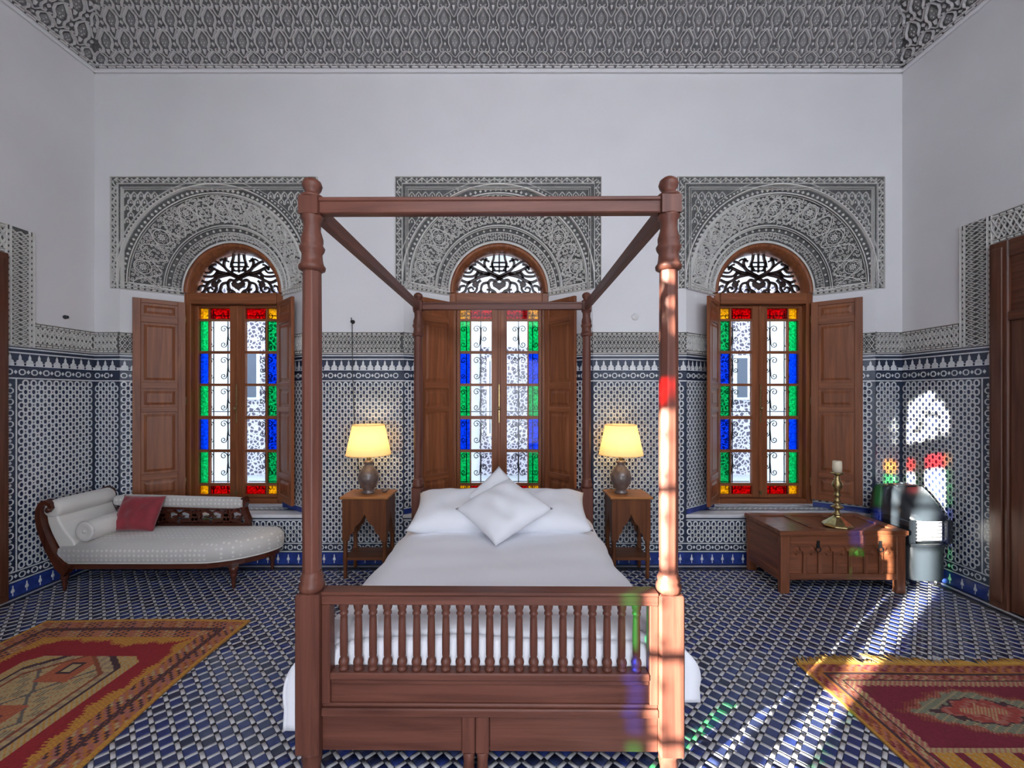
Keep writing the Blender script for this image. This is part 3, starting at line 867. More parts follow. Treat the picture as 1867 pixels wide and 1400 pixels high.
def grille_mesh():
    b = MB(); y = .13
    for s in (-1, 1):
        for u in (.205, .36):
            b.tube([(s * u, y, ZBOT - .02), (s * u, y, 2.56)], .0058, 5)
        for z in (.70, 1.46, 2.50):
            b.tube([(s * .02, y, z), (s * .43, y, z)], .005, 5)
        def scr(u, z, r, a0, sg, tz):
            pts = [(s * (u + r * (1 - .8 * k / 11) * math.cos(a0 + sg * 2.6 * PI * k / 11)), y, z + r * (1 - .8 * k / 11) * math.sin(a0 + sg * 2.6 * PI * k / 11)) for k in range(12)]
            b.tube([(s * (.205 if u < .28 else .36), y, tz)] + pts, .0050, 4)
        for (zt, zb) in ROWS[1:6]:
            h = zt - zb
            scr(.250, zt - .060, .042, PI, -1, zb + .04); scr(.166, zt - .065, .034, 0, 1, zb + .04)
            scr(.252, zb + .085, .036, PI, 1, zt - .10); scr(.168, zb + .150, .030, 0, -1, zt - .05)
            scr(.392, zt - .065, .034, PI, -1, zb + .05); scr(.392, zb + .085, .032, PI, 1, zt - .09)
            b.lathe([(.0, -.01), (.012, 0), (0, .01)], 6, T=Matrix.Translation((s * .205, y, (zt + zb) / 2)), caps=False)
        for zc in (ROWS[0], ROWS[6]):
            zm = (zc[0] + zc[1]) / 2
            for u in (.12, .19, .26, .36):
                b.tube([(s * (u + .02 * math.cos(a)), y, zm + .028 * math.sin(a)) for a in [2 * PI * k / 8 for k in range(9)]], .0045, 4)
    return b.mesh('grille', M['iron'])
GRILLE = grille_mesh()

def build_window():
    root = empty('window_1')
    y0, y1 = -.088, .05
    for a, b_ in ((-.512, -.446), (.446, .512)):
        m = MB(); m.box(a, b_, y0, y1, .513, ZARC); m.build('jamb', M['shut_z'], root, bevel=.004)
    m = MB(); m.box(-.446, .446, y0, y1, .513, ZBOT - .002); m.build('sill_rail', M['shut_x'], root, bevel=.004)
    m = MB(); m.box(-.446, .446, y0 - .012, y1, ZT + .002, ZARC); m.build('transom', M['shut_x'], root, bevel=.006)
    m = MB(); n = 28
    vs = []
    for k in range(n + 1):
        a = PI * k / n; c, s_ = math.cos(a), math.sin(a)
        for r, y in ((.513, -.10), (.490, -.115), (.470, -.10), (.440, -.02), (.437, .05), (.513, .05)):
            vs.append((-r * c, y, ZARC + r * s_))
    fs = [(6 * k + q, 6 * k + (q + 1) % 6, 6 * k + 6 + (q + 1) % 6, 6 * k + 6 + q) for k in range(n) for q in range(6)]
    m.add(vs, fs, 0, True); m.build('arch_frame', M['shut_z'], root)
    link('fretwork', FRET, root)
    m = MB(); m.add([(-RGL * math.cos(PI * k / 24), .02, ZARC + RGL * math.sin(PI * k / 24)) for k in range(25)], [tuple(range(25))]); m.build('arch_pane', M['g_clear'], root)
    for s in (-1, 1):
        c = build_casement(s); c.parent = root
    # espagnolette bolt
    m = MB(); m.box(-.014, .014, -.040, -.030, ZBOT, ZT); m.build('meeting_bead', M['shut_z'], root, bevel=.004)
    m = MB(); m.box(-.006, .006, -.050, -.040, 1.35, 1.75); m.lathe([(.004, 0), (.016, .004), (.018, .016), (.010, .028), (0, .03)], 10, T=Matrix.Translation((.0, -.050, 1.50)) @ Matrix.Rotation(PI / 2, 4, 'X'))
    m.box(-.012, .012, -.054, -.040, .60, .64); m.build('latch', M['brass'], root, bevel=.002)
    link('grille', GRILLE, root)
    return root

SH_W, SH_Z0, SH_Z1 = .408, .570, 2.588
def shutter_mesh_parts():
    """shutter leaf in its own frame: x from 0 (hinge) to SH_W, y thickness, z height"""
    pz = [(2.545, 2.420), (2.355, 1.765), (1.700, 1.520), (1.470, .860), (.800, .640)]
    return pz
def build_shutter(root, hinge_x, ang, side):
    sh = empty('shutter', (hinge_x, -.112, 0), 0, root)
    # side -1: leaf extends to -x ; ang = opening angle from the wall plane into the room
    sh.rotation_euler = (0, 0, (PI + ang) if side < 0 else -ang)
    pz = shutter_mesh_parts(); t = .016
    yy = (-t, t)
    m = MB()
    m.box(0, .062, *yy, SH_Z0, SH_Z1); m.build('stile', M['shut_z'], sh, bevel=.003)
    m = MB(); m.box(SH_W - .062, SH_W, *yy, SH_Z0, SH_Z1); m.build('stile', M['shut_z'], sh, bevel=.003)
    zs = [SH_Z1] + [z for p in pz for z in p] + [SH_Z0]
    for k in range(0, len(zs), 2):
        m = MB(); m.box(.062, SH_W - .062, *yy, zs[k + 1], zs[k]); m.build('rail', M['shut_x'], sh, bevel=.003)
    for (zt, zb) in pz:
        m = MB(); x0, x1 = .062, SH_W - .062
        for sg in (-1, 1):
            ya, yb = sg * .005, sg * .013
            v = [(x0, ya, zb), (x1, ya, zb), (x1, ya, zt), (x0, ya, zt)]
            i1, i2 = .022, .045
            v += [(x0 + i1, ya, zb + i1), (x1 - i1, ya, zb + i1), (x1 - i1, ya, zt - i1), (x0 + i1, ya, zt - i1)]
            v += [(x0 + i2, yb, zb + i2), (x1 - i2, yb, zb + i2), (x1 - i2, yb, zt - i2), (x0 + i2, yb, zt - i2)]
            m.add(v, [(a, (a + 1) % 4, 4 + (a + 1) % 4, 4 + a) for a in range(4)] + [(4 + a, 4 + (a + 1) % 4, 8 + (a + 1) % 4, 8 + a) for a in range(4)] + [(8, 9, 10, 11)])
        m.build('panel', M['shut_z'], sh)
    m = MB()
    for z in (.75, 1.58, 2.42): m.lathe([(.008, -.04), (.008, .04)], 8, T=Matrix.Translation((0, 0, z)))
    m.build('hinge', M['brass'], sh)

W1 = build_window()
wins = [W1] + [copy_tree(W1) for _ in range(4)]
YG = 4.43
rd = math.radians
for k, (w, cx, lab) in enumerate(zip(wins[:3], NICHE, (
        'arched stained glass window with open shutters behind the chaise longue',
        'arched stained glass window with open shutters behind the bed head',
        'arched stained glass window with open shutters behind the wooden chest'))):
    w.name = 'window_%d' % (k + 1); w.location = (cx, YG, 0); tag(w, lab, 'window', kind='structure')
for (w, a, b_) in ((wins[0], 37.5, 44), (wins[1], 45, 50), (wins[2], 52, 40)):
    build_shutter(w, -.478, rd(a), -1); build_shutter(w, .478, rd(b_), 1)
wins[3].name = 'window_4'; wins[3].location = (-2.915, -1.02, 0); wins[3].rotation_euler = (0, 0, PI)
tag(wins[3], 'arched stained glass window in the wall behind the viewpoint casting sun', 'window', kind='structure')
wins[4].name = 'window_5'; wins[4].location = (2.55, -1.02, 0); wins[4].rotation_euler = (0, 0, PI)  # unseen window added on this side for fill light
tag(wins[4], 'unseen arched stained glass window added behind the viewpoint for fill light', 'window', kind='structure')

# ------------------------------------------------------------------ side doors
def side_door(name, X, y_near, y_far, sgn, label, ztop):
    root = empty(name, (X, (y_near + y_far) / 2, 0)); hw = (y_far - y_near) / 2
    P = lambda m, x0, x1, a, b_, z0, z1: m.box(min(sgn * x0, sgn * x1), max(sgn * x0, sgn * x1), a, b_, z0, z1)
    for a, b_ in ((-hw, -hw + .13), (hw - .13, hw)):
        m = MB(); P(m, -.02, .045, a, b_, .0, ztop); m.build('jamb', M['door_z'], root, bevel=.008)
        m = MB(); P(m, .045, .058, a + .03, b_ - .03, .06, ztop - .05); m.build('jamb_bead', M['door_z'], root, bevel=.004)
    m = MB(); P(m, -.02, .045, -hw + .13, hw - .13, ztop - .13, ztop); m.build('lintel', M['door_y'], root, bevel=.008)
    m = MB(); P(m, -.02, .05, -hw + .13, hw - .13, 2.20, 2.27); m.build('transom', M['door_y'], root, bevel=.006)
    m = MB(); P(m, .0, .02, -hw + .13, hw - .13, 2.27, ztop - .13); m.build('transom_panel', M['door_y'], root)
    for s in (-1, 1):
        lf = empty('door_leaf', (0, s * (hw - .13) / 2, 0), 0, root); lw = (hw - .13) / 2 - .004
        m = MB()
        P(m, .004, .030, -lw, -lw + .09, .01, 2.20); P(m, .004, .030, lw - .09, lw, .01, 2.20)
        for z0, z1 in ((.01, .16), (.85, .97), (1.55, 1.65), (2.08, 2.20)): P(m, .004, .030, -lw + .09, lw - .09, z0, z1)
        m.build('leaf_frame', M['door_z'], lf, bevel=.004)
        for z0, z1 in ((.16, .85), (.97, 1.55), (1.65, 2.08)):
            m = MB(); P(m, .002, .016, -lw + .09, lw - .09, z0, z1); P(m, .016, .024, -lw + .13, lw - .13, z0 + .05, z1 - .05); m.build('panel', M['door_z'], lf, bevel=.006)
    m = MB(); m.lathe([(.006, 0), (.006, .03), (.022, .04), (.022, .055), (.008, .062)], 12, T=Matrix.Translation((sgn * .03, .05, 1.05)) @ Matrix.Rotation(sgn * PI / 2, 4, 'Y'))
    m.build('knob', M['brass'], root)
    tag(root, label, 'door', kind='structure')
    return root
side_door('door_1', XL, 1.70, YDL - .002, 1, 'dark wooden door at the picture edge beside the chaise', 2.765)
side_door('door_2', XR, 1.66, YDR - .002, -1, 'dark panelled wooden door beyond the sunlit tile wall', 2.815)

# ------------------------------------------------------------------ outside: courtyard seen through the windows, and the sunny side
g = MB(); g.box(-9, 9, 4.62, 11, -.25, -.05); o = g.build('floor_courtyard', M['marble']); tag(o, 'pale courtyard paving outside the three windows', 'paving', kind='structure')
g = MB(); g.box(-14, 14, -16, YF - .3, -.25, -.05); o = g.build('floor_terrace', M['marble']); tag(o, 'pale terrace paving outside behind the viewpoint', 'paving', kind='structure')
def voro():
    m, nt, b = new_mat('carved_courtyard_stucco')
    tc = nt.nodes.new('ShaderNodeTexCoord'); v = nt.nodes.new('ShaderNodeTexVoronoi'); v.feature = 'DISTANCE_TO_EDGE'; v.inputs['Scale'].default_value = 15
    nt.links.new(tc.outputs['Object'], v.inputs['Vector'])
    r = nt.nodes.new('ShaderNodeValToRGB'); r.color_ramp.elements[0].position = .08; r.color_ramp.elements[1].position = .18
    r.color_ramp.elements[0].color = (.62, .60, .66, 1); r.color_ramp.elements[1].color = (.11, .10, .14, 1)
    nt.links.new(v.outputs['Distance'], r.inputs['Fac']); nt.links.new(r.outputs['Color'], b.inputs['Base Color']); b.inputs['Roughness'].default_value = .9
    return m
M['ext_carved'] = voro()
YX = 7.6
cw = MB(); cw.box(-9, 9, YX, YX + .3, -.05, 5.0)
cw_o = cw.build('wall_courtyard', M['ext']); tag(cw_o, 'pale courtyard facade seen through the window panes', 'facade', kind='structure')
for xa, xb, za, zb in ((-4.95, -3.7, .2, 3.0), (-.55, .34, .2, 2.5), (3.5, 4.5, .2, 3.0), (-1.4, 1.2, 3.1, 3.5), (-6.4, -3.4, 3.2, 3.6), (3.5, 6.4, 3.2, 3.6)):
    m = MB(); m.box(xa, xb, YX - .05, YX, za, zb); m.build('carved_panel', M['ext_carved'], cw_o)
for xa, xb, za, zb in ((-4.78, -4.50, 1.55, 2.45), (-.42, -.30, .9, 2.3), (4.02, 4.30, 1.55, 2.35)):
    m = MB(); m.box(xa, xb, YX - .08, YX - .02, za, zb); w_ = m.build('window', M['ext'], cw_o, bevel=.01)
    m = MB(); m.box(xa + .05, xb - .05, YX - .09, YX - .03, za + .05, zb - .05); m.build('pane', M['dark_void'], w_)
for ya, yb in ((7.25, 7.6),):
    m = MB(); m.box(-9, 9, ya, yb, 4.35, 4.55); m.build('facade_shade_slab', M['ext'], cw_o)  # added slab that cuts the sky light on the facade
for x in (-1.9, .9):
    m = MB(); m.lathe([(.17, -.05), (.17, .1), (.12, .14), (.11, 2.5), (.16, 2.62), (.18, 2.7)], 16, T=Matrix.Translation((x, YX - .5, 0))); m.build('column', M['ext'], cw_o)
g = MB(); g.box(-9.3, -9, 4.62, 11, -.05, 5.0); o = g.build('wall_courtyard_west', M['ext']); tag(o, 'pale courtyard side wall beyond the chaise window', 'facade', kind='structure')
g = MB(); g.box(9, 9.3, 4.62, 11, -.05, 5.0); o = g.build('wall_courtyard_east', M['ext']); tag(o, 'pale courtyard side wall beyond the chest window', 'facade', kind='structure')
g = MB(); g.box(-1.75, -1.5, -5.0, YF - .02, -.05, 6.4); o = g.build('wall_sun_block', M['ext']); tag(o, 'added unseen wall behind the viewpoint blocking sun from the doorway', 'wall', kind='structure')  # added unseen wall keeping sun off the doorway and high openings
for xa, xb, nm, lb in ((-9.3, XL - .35, 'wall_sun_block_west', 'added unseen wall blocking sun from the courtyard on the chaise side'), (XR + .35, 9.3, 'wall_sun_block_east', 'added unseen wall blocking sun from the courtyard on the heater side')):
    g = MB(); g.box(xa, xb, 4.2, 4.62, -.05, 6.0); o = g.build(nm, M['ext']); tag(o, lb, 'wall', kind='structure')  # unseen walls added to stop sun flooding the courtyard facade
# building mass around the room (keeps daylight to the openings)
g = MB(); g.box(XL - .35, XL - .02, YF - .02, 4.62, -.2, ZC + .2); g.box(XR + .02, XR + .35, YF - .02, 4.62, -.2, ZC + .2)
g.box(XL - .35, XR + .35, YF - .2, 4.62, ZC + .2, ZC + .7)
g.box(XL - .35, XR + .35, YF - .2, 4.62, -.3, -.2)
o = g.build('wall_outer', M['ext']); tag(o, 'thick outer masonry shell around the bedroom', 'wall', kind='structure')
for (x, z, w, h, y, rx) in ((1.15, 4.0, 4.8, 1.5, YF - .02, 0), (.025, 1.22, 1.45, 2.44, YF - .02, 0), (-2.915, 1.85, 1.0, 2.7, YF - .3, 0), (2.55, 1.85, 1.0, 2.7, YF - .3, 0)) :
    L = bpy.data.lights.new('portal', 'AREA'); L.shape = 'RECTANGLE'; L.size = w; L.size_y = h; L.cycles.is_portal = True
    lo = bpy.data.objects.new('sky_portal', L); lo.location = (x, y, z); lo.rotation_euler = (PI / 2, 0, 0); col.objects.link(lo)
for cx in NICHE:
    L = bpy.data.lights.new('portal', 'AREA'); L.shape = 'RECTANGLE'; L.size = 1.05; L.size_y = 2.8; L.cycles.is_portal = True
    lo = bpy.data.objects.new('sky_portal', L); lo.location = (cx, 4.64, 1.85); lo.rotation_euler = (-PI / 2, 0, 0); col.objects.link(lo)

# ================================================================== BED
BX, BY = -.078, 2.760
HW, HL = .752, .990
bed = empty('four_poster_bed', (BX, BY, 0), rd(-.45))
tag(bed, 'dark wooden four-poster bed with canopy rails and spindle footboard', 'bed')
def zf(y): return 1.64 - (y - 720) * .0023085
def post(x, y, back=False):
    m = MB(); T = Matrix.Translation((x, y, 0))
    # foot and square block
    m.lathe([(.030, 0), (.036, .02), (.034, .07), (.042, .11), (.040, .135), (.048, .150)], 14, T=T)
    m.box(-.050, .050, -.050, .050, .150, .815, T=T)
    p = m.build('post_block', M['bed_z'], bed, bevel=.006)
    m = MB()
    m.lathe([(.046, .815), (.052, .828), (.052, .845), (.044, .858), (.048, .872), (.040, .888), (.0385, .90)], 16, T=T)
    m.build('post_base_turning', M['bed_z'], bed)
    m = MB()
    m.lathe([(.0385, .895), (.0400, 1.15), (.0405, 1.50), (.0395, 1.85), (.0375, 2.165)], 8, smooth=False, T=T, phase=PI / 8)
    m.build('post', M['bed_z'], bed, bevel=.003)
    m = MB()
    m.lathe([(.038, 2.16), (.052, 2.168), (.054, 2.182), (.046, 2.192), (.042, 2.21), (.040, 2.235), (.048, 2.248), (.051, 2.262), (.042, 2.275),
             (.044, 2.285), (.044, 2.30), (.034, 2.335), (.035, 2.37), (.045, 2.385), (.045, 2.395)], 16, T=T)
    m.box(-.040, .040, -.040, .040, 2.393, 2.468, T=T)
    m.lathe([(.044, 2.468), (.046, 2.478), (.030, 2.488), (.026, 2.495), (.036, 2.508), (.041, 2.524), (.036, 2.540), (.020, 2.552), (.006, 2.557)], 16, T=T)
    m.build('post_finial', M['bed_z'], bed)
for sx in (-1, 1):
    for sy in (-1, 1): post(sx * HW, sy * HL)
for sy in (-1, 1):
    m = MB(); m.box(-HW + .038, HW - .038, sy * HL - .022, sy * HL + .022, 2.400, 2.464); m.box(-HW + .038, HW - .038, sy * HL - .028, sy * HL + .028, 2.448, 2.466)
    m.build('canopy_rail', M['bed_x'], bed, bevel=.004)
for sx in (-1, 1):
    m = MB(); m.box(sx * HW - .022, sx * HW + .022, -HL + .038, HL - .038, 2.400, 2.464); m.build('canopy_rail', M['bed_y'], bed, bevel=.004)
# footboard
yf = -HL; xi = HW - .050
m = MB(); m.box(-xi, xi, yf - .030, yf + .030, .765, .806); m.box(-xi, xi, yf - .036, yf + .036, .806, .820); m.build('foot_top_rail', M['bed_x'], bed, bevel=.005)
for s in (-1, 1):
    m = MB(); m.box(min(s * xi, s * (xi - .036)), max(s * xi, s * (xi - .036)), yf - .026, yf + .026, .35, .765); m.build('foot_stile', M['bed_z'], bed, bevel=.004)
m = MB(); m.box(-xi + .036, xi - .036, yf - .030, yf + .030, .452, .482); m.box(-xi + .036, xi - .036, yf - .022, yf + .022, .430, .452); m.build('foot_middle_rail', M['bed_x'], bed, bevel=.005)
m = MB(); m.box(-xi + .036, xi - .036, yf - .008, yf + .010, .345, .430); m.build('foot_panel', M['bed_x'], bed)
m = MB(); m.box(-xi, xi, yf - .032, yf + .020, .300, .335); m.box(-xi, xi, yf - .022, yf + .020, .335, .350); m.build('foot_lower_rail', M['bed_x'], bed, bevel=.005)
for a, b_ in ((-xi, -.115), (.0, xi)):
    m = MB(); m.box(a, b_, yf - .016, yf + .012, .150, .300); m.build('foot_board', M['bed_x'], bed, bevel=.003)
for x in (-.088, -.030):
    m = MB(); m.box(x - .028, x + .028, yf - .024, yf + .030, .145, .300); m.lathe([(.020, 0), (.025, .04), (.022, .10), (.028, .145)], 10, T=Matrix.Translation((x, yf, 0))); m.build('foot_centre_leg', M['bed_z'], bed, bevel=.004)
bal = MB()
bal.lathe([(.020, .482), (.021, .492), (.015, .498), (.020, .506), (.022, .516), (.019, .527), (.013, .535), (.0160, .545), (.0165, .62), (.0150, .70), (.013, .712),
           (.018, .718), (.018, .724), (.014, .730), (.019, .742), (.021, .758), (.021, .766)], 12)
bal_me = bal.mesh('baluster', M['bed_z'])
for k in range(21):
    o = link('baluster', bal_me, bed); o.location = (-.617 + k * .0617, yf, 0)
# headboard, side rails, slats
m = MB(); m.box(-xi, xi, HL - .03, HL + .03, .745, .800); m.build('head_top_rail', M['bed_x'], bed, bevel=.006)
m = MB(); m.box(-xi, xi, HL - .012, HL + .012, .25, .745); m.build('head_panel', M['bed_x'], bed)
for s in (-1, 1):
    m = MB(); m.box(s * HW - .02, s * HW + .02, -HL + .05, HL - .05, .17, .33); m.build('side_rail', M['bed_y'], bed, bevel=.004)
for k in range(9):
    m = MB(); m.box(-HW + .02, HW - .02, -.9 + k * .22, -.82 + k * .22, .28, .30); m.build('slat', M['bed_x'], bed)
def soft_box(m, x0, x1, y0, y1, z0, z1, r=.05, mi=0, n=8):
    cx, cy, cz = (x0 + x1) / 2, (y0 + y1) / 2, (z0 + z1) / 2; hx, hy, hz = (x1 - x0) / 2, (y1 - y0) / 2, (z1 - z0) / 2
    st = len(m.v); N = 20
    vs = []; fs = []
    for i in range(N // 2 + 1):
        ph = -PI / 2 + PI * i / (N // 2)
        for j in range(N * 2):
            th = 2 * PI * j / (N * 2)
            sp = lambda w, e: math.copysign(abs(w) ** e, w)
            e = .28
            vs.append((cx + hx * sp(math.cos(ph), e) * sp(math.cos(th), e), cy + hy * sp(math.cos(ph), e) * sp(math.sin(th), e), cz + hz * sp(math.sin(ph), .45)))
    W = N * 2
    for i in range(N // 2):
        for j in range(W): fs.append((i * W + j, i * W + (j + 1) % W, (i + 1) * W + (j + 1) % W, (i + 1) * W + j))
    m.add(vs, fs, mi, True)
mt = MB(); soft_box(mt, -.690, .690, -.905, .955, .30, .575); mo = mt.build('mattress', M['mattress'])
mo.location = (BX, BY, 0); mo.rotation_euler = (0, 0, rd(-.45)); tag(mo, 'thick mattress on the four-poster under the white duvet', 'mattress')

# white duvet: top, soft sides that flare towards the foot, fold down at the foot end
def duvet():
    m = MB(); nu, nv = 72, 60; rr = random.Random(5)
    ph = [rr.uniform(0, 6.28) for _ in range(12)]
    ztop = .618
    def wr(x, y): return .006 * math.sin(3.1 * x + 2.2 * y + ph[0]) + .005 * math.sin(7 * x - 5.3 * y + ph[1]) + .0036 * math.sin(15 * x + 9 * y + ph[2]) + .0026 * math.sin(4 * x - 23 * y + ph[3])
    def P(a, b_):
        # b_: 0 foot .. 1 head ; a: 0 left hem .. 1 right hem
        y = lerp(-.925, .92, b_)
        flare = max(0.0, 1 - b_ / .55)
        flare = flare * flare * (3 - 2 * flare)
        if .27 <= a <= .73:
            t = (a - .27) / .46; x = lerp(-.700, .700, t)
            e = min(t, 1 - t); z = ztop + .012 * math.sin(PI * t) - .03 * max(0, 1 - e / .08) ** 2 + wr(x, y)
            return (x, y, z - .05 * max(0, 1 - b_ / .06) ** 2)
        s = -1 if a < .5 else 1
        t = (.27 - a) / .27 if s < 0 else (a - .73) / .27
        bul = math.sin(min(1, t * 1.25) * PI * .62)
        out = .700 + .05 * math.sin(min(1, t * 2.2) * PI / 2) + bul * (.03 + (.115 if s < 0 else .115) * flare)
        fold = .022 * t * (math.sin(y * 11 + ph[4]) + .6 * math.sin(y * 23 + ph[5]))
        zb = (.34 - .15 * flare) if s < 0 else (.36 - .05 * flare)
        z = ztop - .03 - (ztop - .03 - zb) * t ** 1.15
        if s > 0 and b_ < .12: z += .02 * (1 - b_ / .12)
        yy = y - .03 * flare * t
        return (s * (out + fold), yy, z + wr(s * out, y) * (1 - t))
    m.grid(nu, nv, P)
    for s_ in (-1, 1):
        def Pg(a, b_, s_=s_):
            t = a; A_ = (.27 * (1 - t)) if s_ < 0 else (.73 + .27 * t)
            p = P(A_, 0.0); x = lerp(p[0], s_ * .66, b_); return (x, p[1] + (-.012 * math.sin(PI * b_) * (1 if t > .05 else 0)) + .03 * b_, p[2])
        m.grid(16, 6, Pg)
    # foot fold
    def Pf(a, b_):
        p0 = P(.27 + .46 * a, 0.0); x = p0[0]; z = lerp(p0[2], .36, b_)
        y = p0[1] - .022 * math.sin(min(1, b_ * 4) * PI / 2) + .006 * math.sin(x * 9 + ph[6]) * b_
        return (x, y, z)
    m.grid(40, 12, Pf)
    return m
dv = duvet().build('duvet', M['linen'], fixn=False); dv.location = (BX, BY, 0); dv.rotation_euler = (0, 0, rd(-.45))
so = dv.modifiers.new('thickness', 'SOLIDIFY'); so.thickness = .012; so.offset = -1
tag(dv, 'plain white duvet draped over the four-poster bed sides', 'duvet')

def cushion_mesh(name, w, l, t, mat, pinch=.10, seed=0, wrinkle=.006, nu=26, nv=20, p=3.2):
    R = random.Random(seed); ph = [R.uniform(0, 6.28) for _ in range(8)]
    m = MB()
    def side(sg):
        def P(a, b_):
            u, v = 2 * a - 1, 2 * b_ - 1
            k = 1 - pinch * (u * u) * (v * v) * 0 - pinch * (1 - abs(u)) * 0
            # concave edges, pointed corners
            x = u * (w / 2) * (1 - pinch * (1 - v * v) * abs(u) ** 3); y = v * (l / 2) * (1 - pinch * (1 - u * u) * abs(v) ** 3)
            e = (1 - abs(u) ** p) * (1 - abs(v) ** p)
            z = sg * (t / 2) * max(0, e) ** .55
            z += wrinkle * e * (math.sin(9 * u + ph[0] + 3 * v) + math.sin(7 * v - 5 * u + ph[1]) + .6 * math.sin(17 * u * v + ph[2]))
            return (x, y, z)
        return P
    m.grid(nu, nv, side(1)); m.grid(nu, nv, side(-1))
    me = m.mesh(name, mat); 
    import bmesh
    bm = bmesh.new(); bm.from_mesh(me); bmesh.ops.remove_doubles(bm, verts=bm.verts, dist=.0005); bmesh.ops.recalc_face_normals(bm, faces=bm.faces); bm.to_mesh(me); bm.free()
    for pl_ in me.polygons: pl_.use_smooth = True
    return me
def put(name, me, loc, rot, label, cat, group=None):
    o = link(name, me); o.location = loc; o.rotation_euler = rot; tag(o, label, cat, group); return o
pm1 = cushion_mesh('pillow', .70, .62, .21, M['linen2'], seed=1); pm2 = cushion_mesh('pillow', .70, .62, .21, M['linen2'], seed=2)
put('pillow', pm1, (-.420, 3.345, .725), (rd(13), 0, rd(2)), 'white pillow on the side of the bed nearer the dish nightstand', 'pillow', 'bed pillows')
put('pillow', pm2, (.270, 3.345, .725), (rd(13), 0, rd(-3)), 'white pillow on the bed side nearer the wooden chest', 'pillow', 'bed pillows')
cm1 = cushion_mesh('cushion', .52, .52, .17, M['linen2'], seed=4, pinch=.07); cm2 = cushion_mesh('cushion', .46, .46, .13, M['linen2'], seed=6, pinch=.07)
o = put('cushion', cm1, (-.05, 3.10, .800), (0, 0, 0), 'white square cushion propped on its corner at the front of the pillows', 'cushion', 'bed cushions')
o.rotation_mode = 'QUATERNION'
from mathutils import Quaternion
o.rotation_quaternion = (Matrix.Rotation(rd(25), 3, 'X') @ Matrix.Rotation(rd(-6), 3, 'Y') @ Matrix.Rotation(rd(38), 3, 'Z')).to_quaternion()
o = put('cushion', cm2, (-.10, 3.36, .780), (0, 0, 0), 'white square cushion standing behind the front cushion, its tip pointing up', 'cushion', 'bed cushions')
o.rotation_mode = 'QUATERNION'
o.rotation_quaternion = (Matrix.Rotation(rd(52), 3, 'X') @ Matrix.Rotation(rd(-4), 3, 'Y') @ Matrix.Rotation(rd(44), 3, 'Z')).to_quaternion()

# ================================================================== NIGHTSTANDS AND LAMPS
def nightstand(x0, x1, y0, y1, ztop, label):
    cx, cy = (x0 + x1) / 2, (y0 + y1) / 2; w, d = x1 - x0, y1 - y0
    root = empty('nightstand', (cx, cy, 0)); tag(root, label, 'nightstand', 'bedside nightstands')
    m = MB(); m.box(-w / 2, w / 2, -d / 2, d / 2, ztop - .022, ztop); m.build('top', M['stand_top'], root, bevel=.005)
    bw, bd = w / 2 - .018, d / 2 - .015; zt = ztop - .022
    L = .044
    for sx in (-1, 1):
        for sy in (-1, 1):
            m = MB(); x, y = sx * (bw - L / 2), sy * (bd - L / 2)
            T = Matrix.Translation((x, y, 0))
            m.box(-L / 2, L / 2, -L / 2, L / 2, .34, zt, T=T)
            m.lathe([(.014, 0), (.019, .03), (.016, .07), (.021, .15), (.023, .16), (.023, .20), (.021, .21), (.018, .27), (.022, .325), (.024, .34)], 10, T=T)
            m.build('leg', M['stand_z'], root, bevel=.002)
    def apron(hw):
        a = hw - L
        return [(-a, zt), (-a, .345), (-a + .015, .345), (-a + .022, .39), (-a * .62, .42), (-a * .55, .465), (-a * .28, .50), (-a * .14, .535), (0, .580),
                (a * .14, .535), (a * .28, .50), (a * .55, .465), (a * .62, .42), (a - .022, .39), (a - .015, .345), (a, .345), (a, zt)]
    for sy in (-1, 1):
        m = MB(); m.prism(apron(bw), sy * (bd - .010) - .008, sy * (bd - .010) + .008); m.build('apron', M['stand_z'], root)
    for sx in (-1, 1):
        m = MB(); m.prism(apron(bd), sx * (bw - .010) - .008, sx * (bw - .010) + .008, axis='x'); m.build('apron', M['stand_z'], root)
    m = MB(); m.box(-bw + .01, bw - .01, -bd + .01, bd - .01, .165, .190); m.build('shelf', M['stand_x'], root, bevel=.003)
    return root
ZN = .735
nightstand(-1.512, -1.082, 3.715, 4.030, ZN, 'wooden nightstand with pointed arch apron holding lamp and small dish')
nightstand(.888, 1.268, 3.715, 4.030, ZN, 'wooden nightstand with pointed arch apron holding only a lamp')
